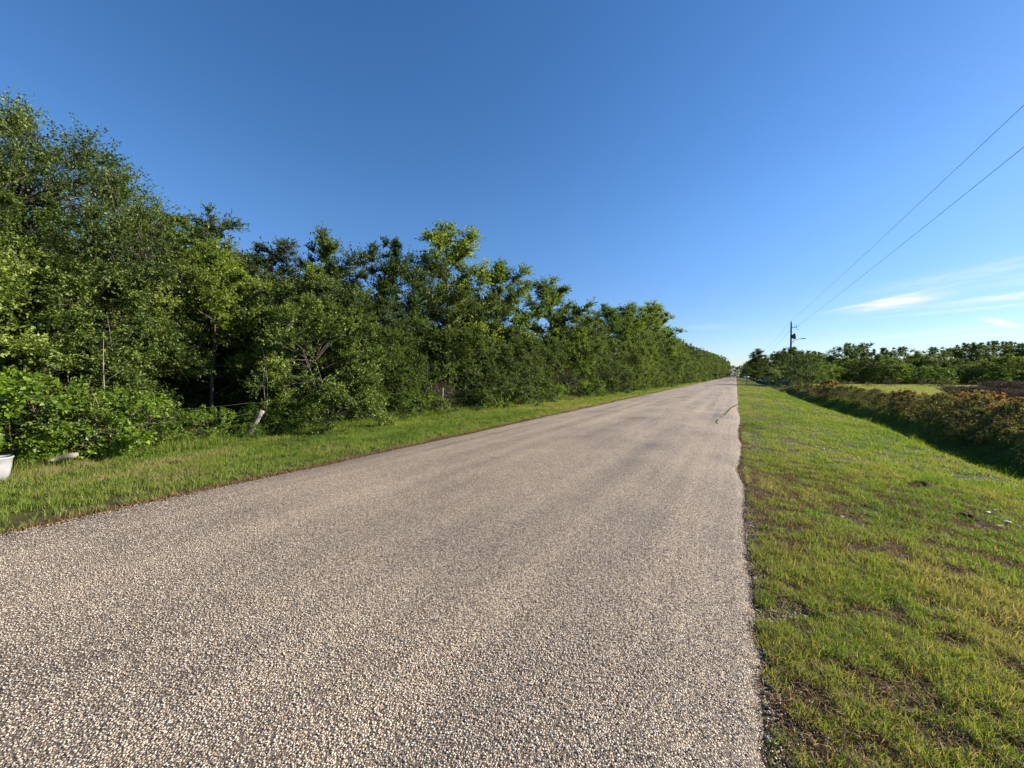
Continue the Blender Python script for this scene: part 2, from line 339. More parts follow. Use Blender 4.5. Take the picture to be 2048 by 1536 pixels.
class MB:
    def __init__(s): s.v = []; s.f = {}; s.n = 0; s.t = []
    def add(s, v, fs, tint=0):
        if not isinstance(fs, list): fs = [fs]
        for f in fs:
            f = np.asarray(f); s.f.setdefault(f.shape[1], []).append(f+s.n)
        s.v.append(np.asarray(v, float)); s.n += len(v); s.t.append(np.broadcast_to(tint, len(v)))
        return s
    def box(s, c, h, rz=0, tilt=0):
        c = np.array(c, float); q = np.array([[x, y, z] for z in (-1, 1) for y in (-1, 1) for x in (-1, 1)], float)*np.array(h)
        ct, st = math.cos(tilt), math.sin(tilt); q = np.stack([q[:, 0], q[:, 1]*ct-q[:, 2]*st, q[:, 1]*st+q[:, 2]*ct], -1)
        cz, sz = math.cos(rz), math.sin(rz); q = np.stack([q[:, 0]*cz-q[:, 1]*sz, q[:, 0]*sz+q[:, 1]*cz, q[:, 2]], -1)
        return s.add(q+c, np.array([[0, 2, 3, 1], [4, 5, 7, 6], [0, 1, 5, 4], [2, 6, 7, 3], [0, 4, 6, 2], [1, 3, 7, 5]]))
    def tube(s, pts, rad, k=8): return s.add(*tube(pts, rad, k))
    def lathe(s, prof, k=24, c=(0, 0, 0)):
        prof = np.array(prof, float); an = np.arange(k)*2*np.pi/k
        v = np.stack([prof[:, 0, None]*np.cos(an), prof[:, 0, None]*np.sin(an), np.repeat(prof[:, 1, None], k, 1)], -1).reshape(-1, 3)+np.array(c)
        i = (np.arange(len(prof)-1)*k)[:, None]; j = np.arange(k)[None]; j2 = (j+1) % k
        return s.add(v, np.stack([i+j, i+j2, i+k+j2, i+k+j], -1).reshape(-1, 4))
    def mesh(s, name, m, smooth=False):
        return mesh(name, np.concatenate(s.v), [np.concatenate(x) for x in s.f.values()], m, {'tint': np.concatenate(s.t)}, smooth)

# ------------------------------------------------------------------ foliage
def leaves(P, D, Nn, Ln, Wd, tint):
    """folded lozenge leaves"""
    D = unit(D); side = unit(np.cross(D, Nn)); Nn = np.cross(side, D); Ln = Ln[:, None]; Wd = Wd[:, None]
    a_ = P; b_ = P+D*Ln*.45+side*Wd+Nn*Wd*.35; c_ = P+D*Ln-Nn*Ln*.12; d_ = P+D*Ln*.45-side*Wd+Nn*Wd*.35
    v = np.stack([a_, b_, c_, d_], 1).reshape(-1, 3); n = len(P); i = (np.arange(n)*4)[:, None]
    f = np.concatenate([i+np.array([[0, 1, 2]]), i+np.array([[0, 2, 3]])])
    return v, f, np.repeat(tint, 4)
def fill(rs, Cn, r, outw, nt_, nl, ll, lw=.30, up=.35, droop=.15, flat=.8, tvar=.22, tb=.5, twigs=None):
    """twigs with leaves around every clump centre"""
    n = len(Cn); Cn = np.repeat(Cn, nt_, 0); r = np.repeat(np.broadcast_to(r, n), nt_); ow = np.repeat(outw, nt_, 0)
    ct = np.repeat(rs.normal(0, .16, n), nt_)
    td = rs.normal(size=Cn.shape); td[:, 2] *= flat; td = unit(td+ow*.7+UP*up); tl = r*rs.uniform(.55, 1.15, len(Cn))
    A = Cn-td*tl[:, None]*.25; B = Cn+td*tl[:, None]; B[:, 2] -= droop*tl*.4
    if twigs is not None: twigs.append((A, B))
    m = len(A); A2 = np.repeat(A, nl, 0); B2 = np.repeat(B, nl, 0); s = rs.uniform(.2, 1.03, m*nl)[:, None]
    P = A2+(B2-A2)*s+rs.normal(0, .012, (m*nl, 3))
    D = unit(unit(B2-A2)*.7+rs.normal(0, .62, (m*nl, 3))-UP*droop); Nn = UP*.75+rs.normal(0, .55, (m*nl, 3))
    sz = ll*rs.uniform(.6, 1.25, m*nl)
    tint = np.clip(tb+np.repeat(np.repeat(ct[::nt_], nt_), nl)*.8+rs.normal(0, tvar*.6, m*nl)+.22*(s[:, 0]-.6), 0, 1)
    return leaves(P, D, Nn, sz, sz*lw, tint)
def bez(A, K, B, m):
    t = np.linspace(0, 1, m+1)[None, :, None]; return (1-t)**2*A[:, None]+2*t*(1-t)*K[:, None]+t*t*B[:, None]
def branches(mb, A, B, ra, rb, rs, sag=.15, m=4, k=4):
    d = B-A; K = A+d*.5+rs.normal(0, .10, A.shape)*np.linalg.norm(d, axis=1)[:, None]; K[:, 2] -= sag*np.linalg.norm(d, axis=1)
    Q = bez(A, K, B, m); ra = np.broadcast_to(ra, len(A)); rb = np.broadcast_to(rb, len(A))
    for i in range(m):
        r0 = ra+(rb-ra)*i/m; r1 = ra+(rb-ra)*(i+1)/m; mb.add(*segs(Q[:, i], Q[:, i+1], r0, r1, k))
    return Q
def finish(name, crown, wood, leafm, barkm, parts=('trunk', 'crown'), moss=None):
    root = bpy.data.objects.new(name, None); root.empty_display_size = .2
    v, f, t = crown
    kids = []
    k1 = bpy.data.objects.new(parts[0], wood.mesh(name+'_'+parts[0], barkm)); kids.append(k1)
    k2 = bpy.data.objects.new(parts[1], mesh(name+'_'+parts[1], v, [f], leafm, {'tint': t})); kids.append(k2)
    if moss is not None:
        k3 = bpy.data.objects.new('hanging_moss', mesh(name+'_moss', moss[0], [moss[1]], MOSS, {'tint': moss[2]})); kids.append(k3)
    return (root, kids)
def place(proto, x, y, s=1, rz=0, label=None, cat='tree', group=None, sz=None, dz=0, tilt=0):
    root, kids = proto
    r = root.copy(); C.objects.link(r)
    r.location = (x, y, float(height(x, y))-.03+dz); r.rotation_euler = (tilt, 0, rz); r.scale = (s, s, sz or s)
    for k_ in kids:
        c = k_.copy(); C.objects.link(c); c.parent = r
    tag(r, label, cat, group); return r

def make_oak(seed, H=8.5, Rr=4.6, ncl=500, ll=.066, moss=True):
    rs = np.random.RandomState(seed); mb = MB()
    hs_ = .26*H; th = np.linspace(0, 1, 7)[:, None]
    tr = np.concatenate([rs.normal(0, .08, (7, 2))*th*2, th*hs_], 1); mb.tube(tr, np.linspace(.30, .22, 7)*H/8.5, 9)
    nl = 8; an = np.arange(nl)*2*np.pi/nl+rs.uniform(-.3, .3, nl); tip = np.stack([np.cos(an)*Rr*.62, np.sin(an)*Rr*.62, H*rs.uniform(.5, .85, nl)], -1)
    tip = np.concatenate([tip, [[.3, .2, H*.86], [-.6, -.3, H*.8]]]); base = np.repeat(tr[-1:], len(tip), 0)
    tip[:, 2] *= .92; Q = branches(mb, base, tip, .12, .028, rs, .12, 6, 6)
    t = rs.uniform(.12, 1.0, ncl)**.8; lob = 1+.16*np.sin(3*2*np.pi*rs.rand()+0*t)
    th_ = rs.uniform(0, 2*np.pi, ncl); lob = 1+.14*np.sin(th_*3+rs.rand()*6)+.10*np.sin(th_*5+t*7)
    env = Rr*np.sqrt(np.clip(1-((t-.42)/.62)**2, .02, 1))*lob
    rr = env*np.where(rs.rand(ncl) < .7, rs.uniform(.72, 1.02, ncl), rs.uniform(.25, .75, ncl))
    Cn = np.stack([np.cos(th_)*rr, np.sin(th_)*rr, H*(.10+.86*t)+rs.normal(0, .15, ncl)], -1)
    Qf = Q[:, 2:].reshape(-1, 3); d = np.linalg.norm(Qf[None]-(Cn-UP*.4)[:, None], axis=2); near = Qf[np.argmin(d, 1)]
    branches(mb, near, Cn, .022, .006, rs, -.05, 4, 4)
    ow = unit(Cn-np.array([0, 0, H*.4])); tw = []
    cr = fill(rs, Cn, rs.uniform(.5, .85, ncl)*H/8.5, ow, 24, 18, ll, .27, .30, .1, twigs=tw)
    A, B = tw[0]; sel = rs.rand(len(A)) < .3; mb.add(*segs(A[sel], B[sel], .005, .0015, 3))
    ms = None
    if moss:
        low = Cn[(Cn[:, 2] > H*.35)]; c_ = low[rs.choice(len(low), 34)]; vs = []; fs = []; n0 = 0
        for c0 in c_:
            m_ = 40; p0 = c0+rs.normal(0, .13, (m_, 3))*np.array([1, 1, 1.2]); ln = rs.uniform(.1, .55, m_)
            p1 = p0+np.stack([rs.normal(0, .09, m_), rs.normal(0, .09, m_), -ln*.5], -1); p2 = p1+np.stack([rs.normal(0, .04, m_), rs.normal(0, .04, m_), -ln*.5], -1)
            for (q0, q1, w0, w1) in ((p0, p1, .007, .010), (p1, p2, .010, .002)):
                v_, f_ = segs(q0, q1, w0, w1, 3); vs.append(v_); fs.append(f_+n0); n0 += len(v_)
        vs = np.concatenate(vs); ms = (vs, np.concatenate(fs), rs.rand(len(vs)))
    return finish('live_oak_tree', cr, mb, OAKL, BARK, moss=ms)

def make_upright(seed, H=8.5, Rr=1.7, ll=.12, nlimb=15, name='sweetgum_tree', lm=None, low=.22, dense=1.0, tb=.55):
    rs = np.random.RandomState(seed); mb = MB(); n = 10; t = np.linspace(0, 1, n)
    wx = np.cumsum(rs.normal(0, .05, (n, 2)), 0)*H/8; tr = np.stack([wx[:, 0], wx[:, 1], t*H*.93], -1)
    mb.tube(tr, np.interp(t, [0, 1], [.085, .012])*H/7, 7)
    s = np.linspace(low, .93, nlimb)+rs.normal(0, .02, nlimb); s = np.clip(s, .1, .95)
    A = np.stack([np.interp(s, t, tr[:, k]) for k in range(3)], -1); an = np.arange(nlimb)*2.4+rs.uniform(-.5, .5, nlimb)
    prof = Rr*np.interp(s, [0, .25, .5, .75, 1.], [.7, 1., 1., .72, .25])*rs.uniform(.7, 1.15, nlimb); rise = prof*rs.uniform(.55, 1.3, nlimb)
    B = A+np.stack([np.cos(an)*prof, np.sin(an)*prof, rise], -1)
    B = np.concatenate([B, [[tr[-1, 0], tr[-1, 1], H*.985]]]); A = np.concatenate([A, tr[-2:-1]])
    Q = branches(mb, A, B, .028*H/8, .008, rs, .12, 5, 5)
    Cn = []
    for q in Q:
        for u in np.linspace(.35, 1.02, max(3, int(6*dense))): Cn.append([np.interp(u*5, range(6), q[:, k]) for k in range(3)])
    Cn = np.array(Cn); Cn = Cn+rs.normal(0, .12, Cn.shape)
    ax = np.stack([np.interp(Cn[:, 2], tr[:, 2], tr[:, 0]), np.interp(Cn[:, 2], tr[:, 2], tr[:, 1]), Cn[:, 2]-.4], -1); tw = []
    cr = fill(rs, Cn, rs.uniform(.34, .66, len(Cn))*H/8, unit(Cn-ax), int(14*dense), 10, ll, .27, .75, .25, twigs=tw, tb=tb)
    A_, B_ = tw[0]; mb.add(*segs(A_, B_, .006, .002, 3))
    return finish(name, cr, mb, lm or GUML, BARK)

def make_round(seed, H=5.5, Rr=2.1, ncl=190, ll=.060, name='thicket_tree', lm=None, nt_=22, nl=23, z0=.06, stems=5, tb=.5, clr=(.38, .62), parts=('trunk', 'crown'), shape=.5, tips=10, lw=.30, droop=.15, tvar=.22):
    rs = np.random.RandomState(seed); mb = MB()
    nst = stems; an = rs.uniform(0, 6.28, nst); B = np.stack([np.cos(an)*Rr*.45, np.sin(an)*Rr*.45, H*rs.uniform(.55, .85, nst)], -1)
    A = np.stack([np.cos(an)*.12, np.sin(an)*.12, np.zeros(nst)], -1); Q = branches(mb, A, B, .030*H/5, .009*H/5, rs, -.05, 6, 6)
    t = rs.uniform(0, 1, ncl); th_ = rs.uniform(0, 6.283, ncl); ph = rs.rand(4)*6
    lob = 1+.17*np.sin(th_*2+ph[0]+t*3)+.20*np.sin(th_*5+ph[1]-t*6)+.15*np.sin(t*15+ph[2]+th_*2)
    env = Rr*np.clip(1-np.abs((t-shape*.75)/(1.06-shape*.35))**2.4, .03, 1)**.5*lob
    rr = env*np.where(rs.rand(ncl) < .75, rs.uniform(.75, 1.03, ncl), rs.uniform(.3, .75, ncl))
    Cn = np.stack([np.cos(th_)*rr, np.sin(th_)*rr, H*(z0+(.95-z0)*t)], -1)
    if tips:                                               # leaders that poke out of the top
        a2 = rs.uniform(0, 6.28, tips); r2 = Rr*rs.uniform(0, .75, tips); zt = H*(1-.28*(r2/Rr)**2)
        for dz in (-.18, .0, .16): Cn = np.concatenate([Cn, np.stack([np.cos(a2)*r2, np.sin(a2)*r2, zt+dz*H*.45*rs.uniform(.6, 1.2, tips)], -1)])
    Qf = Q[:, 1:].reshape(-1, 3); d = np.linalg.norm(Qf[None]-(Cn-UP*.3)[:, None], axis=2); near = Qf[np.argmin(d, 1)]
    branches(mb, near, Cn, .008, .003, rs, -.05, 4, 3); tw = []
    r = rs.uniform(*clr, len(Cn)); r[ncl:] *= .55
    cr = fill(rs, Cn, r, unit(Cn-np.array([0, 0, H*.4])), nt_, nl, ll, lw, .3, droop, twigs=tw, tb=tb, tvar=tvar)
    A_, B_ = tw[0]; sel = rs.rand(len(A_)) < .3; mb.add(*segs(A_[sel], B_[sel], .004, .0015, 3))
    return finish(name, cr, mb, lm or MIDL, BARK if parts[0] == 'trunk' else TWIG, parts=parts)

def make_reeds(seed):
    rs = np.random.RandomState(seed); mb = MB(); n = 420
    r = np.sqrt(rs.rand(n))*.9; an = rs.rand(n)*6.28; A = np.stack([np.cos(an)*r, np.sin(an)*r, np.zeros(n)], -1); h = rs.uniform(.8, 1.75, n)
    B = A+np.stack([rs.normal(0, .16, n), rs.normal(0, .16, n), h], -1); mb.add(*segs(A, (A+B)/2, .006, .005, 3)); mb.add(*segs((A+B)/2, B+rs.normal(0, .03, B.shape), .005, .002, 3))
    Cn = B-np.array([0, 0, .15]); cr = fill(rs, Cn, np.full(n, .16), np.repeat(UP[None], n, 0), 6, 7, .055, .2, .8, .1, tb=.4)
    return finish('dry_weed_clump', cr, mb, REED, TWIG, parts=('stalks', 'seed_heads'))

OAK = [make_oak(1), make_oak(2, 8.5, 4.2)]
GUM = [make_upright(11, 8.5, 1.9, .115, 19, tb=.6, dense=1.2), make_upright(12, 8.5, 1.8, .115, nlimb=19, dense=1.25), make_upright(13, 8.5, 2.6, .12, nlimb=24, dense=1.35)]
COL = make_upright(15, 7.5, .95, .10, 16, 'vine_covered_tree', MIDL, .1, 1.25, .5)
SML = make_upright(16, 7.5, 1.9, .085, 15, 'slender_oak_tree', OAKL, .3, 1.0, .45)
MID = [make_round(21), make_round(22, 5.5, 2.0, tb=.42), make_round(23, 5.8, 1.8, 180, .068, shape=.6, lm=GUML, tb=.45), make_round(24, 5.5, 2.1, 200, .055, lm=OAKL)]
SHR = [make_round(31, 3.2, 1.7, 125, .052, 'leafy_shrub', z0=.0, stems=7, clr=(.26, .45), parts=('stems', 'foliage'), shape=.42, nt_=20, nl=22),
       make_round(32, 2.8, 1.5, 115, .048, 'leafy_shrub', z0=.0, stems=7, clr=(.25, .42), parts=('stems', 'foliage'), shape=.42, nt_=20, nl=22, tb=.6),
       make_round(33, 3.4, 1.5, 115, .056, 'leafy_shrub', z0=.0, stems=7, clr=(.28, .45), parts=('stems', 'foliage'), shape=.5, nt_=20, nl=21, lm=GUML)]
VIN = [make_round(41, 1.5, 1.15, 95, .085, 'broadleaf_vine', z0=.02, stems=6, clr=(.2, .34), parts=('stems', 'foliage'), shape=.3, nt_=9, nl=8, lm=BRIL, lw=.42, tips=8, droop=.3, tb=.42, tvar=.4),
       make_round(42, 1.2, 1.1, 80, .06, 'ground_vine', z0=.02, stems=6, clr=(.18, .32), parts=('stems', 'foliage'), shape=.3, nt_=9, nl=9, lm=BRIL, lw=.38, tips=6, droop=.3, tb=.45)]
FAR = [make_round(51, 8, 3.3, 140, .16, 'broadleaf_tree', nt_=13, nl=13, z0=.08, stems=4, clr=(.6, 1.0), tips=8, tvar=.3),
       make_round(52, 8, 3.0, 130, .16, 'broadleaf_tree', nt_=13, nl=13, z0=.12, stems=4, clr=(.6, .95), tips=9, shape=.62, tb=.42, lm=GUML),
       make_round(53, 8, 3.6, 140, .15, 'broadleaf_tree', nt_=12, nl=13, z0=.12, stems=4, clr=(.55, .9), tips=12, shape=.7, lm=OAKL),
       make_upright(54, 8.5, 2.6, .19, 17, 'open_crowned_tree', OAKL, .45, .9)]
BRI = make_round(55, 5, 2.4, 100, .14, 'bright_bush', nt_=10, nl=10, z0=.03, stems=5, clr=(.5, .8), lm=BRIL, tips=8, parts=('stems', 'foliage'))
BRA = [make_round(61, 1.6, 1.05, 75, .058, 'bramble_bush', z0=.02, stems=14, clr=(.16, .32), parts=('stems', 'foliage'), shape=.45, nt_=10, nl=9, lm=BRAL, tips=12, tb=.45, tvar=.5),
       make_round(62, 1.4, 1.15, 75, .058, 'bramble_bush', z0=.02, stems=14, clr=(.16, .32), parts=('stems', 'foliage'), shape=.4, nt_=10, nl=9, lm=BRAL, tips=12, tb=.37, tvar=.5)]
RED = make_round(63, 1.4, 1.0, 60, .07, 'red_tipped_bramble', z0=.02, stems=12, clr=(.16, .34), parts=('stems', 'foliage'), shape=.6, nt_=10, nl=9, lm=REDL, tips=14, tb=.5, tvar=.45)
BRN = make_round(64, 1.6, 1.1, 60, .045, 'bare_brown_shrub', z0=.02, stems=14, clr=(.2, .4), parts=('stems', 'foliage'), shape=.45, nt_=14, nl=4, lm=REED, tips=8, tb=.4)
REE = make_reeds(71)

rnd = random.Random(5)
ORD = 'first second third fourth fifth sixth seventh eighth ninth tenth eleventh twelfth thirteenth fourteenth fifteenth sixteenth seventeenth eighteenth nineteenth twentieth'.split()
def ordl(i, fmt, rest, n=18): return fmt % ORD[i] if i < min(n, 20) else rest
FS = 1.0
def far_scale(h, base): return h/base

# ---- trees of the left wood that one can tell apart (x, y, height, prototype, base height, label)
GL = 'trees of the wood on the left of the road'
named = [
 (OAK[0], -17.2, -2.2, 6.7, 8.5, 'big moss-hung live oak filling the far left of the wood', 0.4),
 (OAK[1], -15.8, 2.4, 7.7, 8.5, 'moss-hung live oak whose crown slopes down from the tall far-left oak', 2.1),
 (SML, -16.6, 7.0, 7.7, 7.5, 'small dark oak poking out just right of the mossy oaks', 1.0),
 (SML, -15.6, 8.4, 6.9, 7.5, 'dark tree with sideways twigs between the small oak and the vine-covered column', 3.9),
 (COL, -14.6, 9.9, 7.55, 7.5, 'narrow column of a tree smothered in vines, standing clear against the sky', 2.0),
 (MID[3], -13.4, 12.5, 7.0, 5.5, 'round dense dark tree touching the tall airy tree on its left side', .3),
 (GUM[0], -12.4, 14.7, 8.75, 8.5, 'tallest airy young tree in the middle of the row, with open star-leaved top', 1.2),
 (GUM[1], -12.0, 19.0, 8.1, 8.5, 'slender airy tree just right of the tallest one, bright leafy top', .2),
 (GUM[2], -11.9, 26.5, 8.5, 8.5, 'wide-topped airy tree right of a notch of sky', 4.0),
 (GUM[1], -11.2, 37.0, 8.5, 8.5, 'rounded leafy tree standing where the row starts to shrink with distance', 2.2),
 (GUM[2], -11.2, 47.0, 9.8, 8.5, 'tall bright tree behind the last big step of the treeline', 5.0),
 (GUM[2], -10.6, 57.0, 11.5, 8.5, 'high broad tree ending the last big step of the treeline', 1.1)]
for (pr, x, y, h, b, lab, rz) in named:
    place(pr, x, y, h/b*(1.22 if pr in GUM else 1.0), rz, lab, 'tree', GL, sz=h/b)
# second rank of trees that closes the wood: (x, y, height)
lb2 = ['green tree filling the wood below the mossy oaks', 'leafy tree low in the wood between the oaks and the verge shrubs']
place(MID[0], -12.6, -.5, 1.0, .5, 'leafy thicket tree below the far-left mossy oak', 'tree', GL)
place(MID[1], -13.3, 2.1, .92, 1.5, 'leafy thicket tree below the second mossy oak', 'tree', GL)
place(MID[2], -16.8, 5.6, 1.10, 2.5, 'thicket tree far back inside the dark hollow in the wood', 'tree', GL)
place(GUM[2], -13.9, 5.6, .66, 2.0, 'bright-leaved tree spreading its branches over the dark hollow', 'tree', GL, sz=.64)
for (x_, y_, s_) in [(-19.5, 5.2, 1.2), (-20.5, 7.6, 1.3), (-18.6, 8.6, 1.1), (-21.5, 10.6, 1.3), (-20.2, 3.0, 1.2), (-18.6, 11.6, 1.1)]:
    place(MID[1], x_, y_, s_, x_*3, 'half-hidden tree deep in the wood behind the front trees', 'tree', 'hidden trees deep in the left wood')
place(MID[0], -13.1, 8.3, .92, 3.0, 'dense thicket tree on the right side of the dark hollow in the wood', 'tree', GL)
place(MID[1], -13.2, 9.4, .90, .4, 'thicket tree at the foot of the vine-covered column', 'tree', GL)
place(MID[2], -12.2, 10.8, .84, 4.4, 'pointed thicket tree in the dip left of the round dark tree', 'tree', GL)
place(MID[0], -12.6, 16.6, 1.08, .9, 'thicket tree filling in below the two airy trees', 'tree', GL)
place(MID[3], -12.2, 21.2, .82, 5.1, 'dark thicket tree right below the slender airy tree', 'tree', GL)
place(MID[2], -12.4, 23.6, .62, 2.9, 'thicket tree under the notch of sky', 'tree', GL)
place(MID[0], -11.0, 28.6, 1.16, 3.3, 'thicket tree in front of the wide-topped airy tree', 'tree', GL)
place(MID[1], -11.9, 32.4, .88, .3, 'thicket tree right of the wide-topped airy tree', 'tree', GL)
place(MID[2], -10.2, 41.0, 1.3, 1.3, 'thicket tree before the tall bright tree', 'tree', GL)
place(MID[0], -10.4, 50.5, 1.3, 2.3, 'thicket tree before the high broad tree', 'tree', GL)
# deep wood behind, seen only in glimpses
for i in range(48):
    row = i % 3; x = -17.5-3.6*row+rnd.uniform(-1, 1); y = -14+ (i//3)*5.0+rnd.uniform(-1.5, 1.5)+row
    ang = max(.01, y)
    h = [3.9, 4.4, 5.0, 5.4][row]+rnd.uniform(-.4, .4)+max(0, y-12)*.03
    pr = FAR[rnd.choice([0, 1])]
    place(pr, x, y, h/8*1.0, rnd.uniform(0, 6.28), 'half-hidden tree deep in the wood behind the front trees', 'tree', 'hidden trees deep in the left wood', sz=h/8)
# far run of the left treeline
y = 62.0; i = 0
while y < 400:
    h = np.interp(y, [60, 80, 110, 170, 260, 400], [8.6, 8.0, 7.8, 10.0, 12, 14])*rnd.uniform(.88, 1.06)
    pr = [FAR[0], FAR[1], FAR[0], FAR[2]][i % 4]; s = h/8
    base = np.interp(y, [60, 100, 200, 400], [-10.2, -10.0, -10.2, -9.0])
    place(pr, base-rnd.uniform(0, 1.0), y, s*.92, rnd.uniform(0, 6.28), ordl(i, '%s broadleaf tree, counting away from the camera, in the far run of the left treeline', 'broadleaf tree at the vanishing end of the left treeline'), 'tree', 'trees in the far run of the left treeline', sz=s)
    y += 3.2+y*.022; i += 1
# front shrubs along the left verge
shl = {0: 'leafy shrub behind the white bucket', 3: 'shrub beside the fallen log', 6: 'shrub left of the dark hollow in the wood'}
GS = 'shrubs along the front of the left wood'
front = [(-11.4, -3.0, 0, 1.25), (-11.3, -1.0, 2, 1.3), (-12.6, .9, 1, 1.35), (-11.4, 2.4, 0, 1.15), (-14.6, 5.2, 2, .55),
         (-11.2, 7.7, 0, 1.15), (-11.3, 9.0, 1, 1.3), (-10.8, 9.95, 2, .8), (-11.2, 13.0, 0, 1.1), (-11.1, 14.6, 1, 1.25), (-11.3, 16.6, 2, 1.0),
         (-10.8, 17.8, 0, 1.15), (-10.6, 19.8, 1, 1.25), (-10.5, 21.8, 0, 1.2), (-10.1, 26.2, 2, 1.35), (-10.0, 29.0, 1, 1.45), (-9.8, 32, 0, 1.5), (-9.7, 35, 1, 1.6)]
labs = ['tall leafy shrub at the extreme left behind the white bucket', 'leafy shrub behind the white bucket and the vines', 'leafy shrub standing behind the fallen log', 'leafy shrub right of the fallen log',
        'low shrub inside the dark hollow behind the leaning stump post', 'rounded shrub right of the leaning stump post', 'bright-leaved tall shrub bulging toward the road left of the dark gap', 'yellow-green shrub hanging over the dark gap',
        'shrub just right of the dark gap', 'shrub below the tallest airy tree', 'shrub behind the thin leaning stake', 'shrub below the slender airy tree', 'pale-leaved shrub left of the bare brown shrub', 'shrub touching the bare brown shrub on its right',
        'rounded shrub below the wide-topped airy tree', 'second rounded shrub to the right of the wide-topped airy tree', 'bushy shrub at the foot of the thicket beyond the second brown shrub', 'bushy shrub where the verge grass narrows']
for (x, y, k, s), lab in zip(front, labs):
    x = x-.5*(1-smooth(14, 26, y))+.75*math.sin(y*1.9)-.2
    place(SHR[k], x, y, s, rnd.uniform(0, 6.28), lab, 'shrub', GS, sz=s*rnd.uniform(.95, 1.1))
y = 38.0; i = 0
while y < 300:
    s = np.interp(y, [38, 80, 300], [1.4, 1.5, 2.4]); x = np.interp(y, [38, 80, 150, 300], [-9.4, -8.6, -8.3, -8.2])
    place(SHR[i % 3], x+rnd.uniform(-.4, .2), y, s, rnd.uniform(0, 6.28), ordl(i, '%s shrub at the foot of the left treeline beyond the second dead brown shrub', 'small shrub at the foot of the far end of the left treeline'), 'shrub', 'shrubs at the foot of the distant left treeline')
    y += 2.6+y*.035; i += 1
place(BRN, -10.0, 23.6, 1.15, 0, 'bare purplish-brown shrub at the edge of the verge grass', 'shrub')
place(BRN, -9.0, 34.5, 1.1, 2, 'small dead brown shrub, farther along the verge', 'shrub')
place(BRN, -10.9, 12.4, .75, 4, 'dead reddish-brown weeds around the thin leaning stake', 'shrub')
# low vines along the verge edge
GV = 'low vines along the edge of the left verge'
vin = [(-11.2, -2.4, 0, 1.3, 'broad-leaved vine mound at the extreme left edge'), (-11.5, .45, 0, 1.05, 'broad-leaved bright vine climbing behind the white bucket'), (-10.3, 1.5, 0, 1.0, 'large-leaved vine hanging over the fallen log'),
       (-10.5, 2.9, 1, 1.0, 'low vine right of the fallen log'), (-11.0, 4.0, 1, .62, 'bright low vine left of the leaning stump post'), (-10.95, 5.55, 1, .55, 'bright low vine wrapped round the leaning stump post'),
       (-10.85, 4.55, 1, .62, 'low leafy mound just left of the leaning stump post'), (-10.95, 5.95, 1, .72, 'low leafy mound just behind the leaning stump post'), (-10.25, 5.05, 1, .34, 'smallest tuft of vine at the foot of the leaning stump post'), (-10.75, 7.2, 1, .75, 'low vine mound second to the right of the leaning stump post'), (-10.9, 6.5, 1, .8, 'bright low vine right of the leaning stump post'), (-10.5, 9.6, 1, .8, 'low vine at the mouth of the dark gap'), (-10.3, 11.6, 1, .7, 'low vine just past the dark gap'), (-10.0, 15.2, 1, .8, 'low vine in front of the shrub below the tallest airy tree'),
       (-9.9, 18.6, 1, .9, 'low vine in front of the shrubs below the slender airy tree'), (-9.6, 21.4, 1, .9, 'low pale vine left of the bare brown shrub'), (-9.1, 27.5, 1, 1.0, 'low vine past the bare brown shrub')]
for (x, y, k, s, lab) in vin:
    x = x-.45*(1-smooth(14, 26, y))-.35*(1-smooth(2, 3.5, y)); place(VIN[k], x, y, s, rnd.uniform(0, 6.28), lab, 'vine', GV)

# ---- right side: bramble row on the far bank of the ditch
GB = 'bramble bushes on the far bank of the ditch'
y = 14.0; i = 0
while y < 66:
    x = 7.45+rnd.uniform(-.35, .35); s = rnd.uniform(.34, .68)*(1 if y > 24 else 1.08)
    pr = BRA[i % 2]; lab = ordl(i, '%s brown-green bramble bush from the right edge in the row along the ditch', 'small brown-green bramble bush at the far end of the row along the ditch')
    place(pr, x, y, s, rnd.uniform(0, 6.28), lab, 'bramble', GB)
    if i % 2 == 0: place(BRA[1], x+1.1, y+.5, s*.85, rnd.uniform(0, 6.28), ordl(i//2, '%s bramble bush from the right in the back rank of the ditch row', 'bramble bush at the far end of the back rank of the ditch row'), 'bramble', GB)
    y += .95+y*.008; i += 1
place(RED, 8.5, 22.6, .80, 0, 'red-leaved bramble rising above the hedge row before the dry weeds', 'bramble')
place(RED, 8.1, 19.4, .72, 2, 'orange-leaved bramble at the right end of the hedge row', 'bramble')
place(RED, 7.2, 44.0, .95, 3, 'rust-orange bramble where the hedge row meets the fence', 'bramble')
place(RED, 7.7, 27.5, .7, 4, 'small reddish bramble midway along the hedge row', 'bramble')
for j in range(12):
    u_ = (1930+j*14-1024)/770; cy, sy = math.cos(R(YAW)), math.sin(R(YAW)); d_ = [17.5, 21, 19, 23][j % 4]
    place(REE, (u_*cy-sy)*d_, (cy+u_*sy)*d_, rnd.uniform(.55, .95), rnd.uniform(0, 6.28), ordl(j, '%s purplish-brown dry weed clump from the left of the patch behind the bramble row', ''), 'weeds', 'dry weed clumps behind the bramble row')

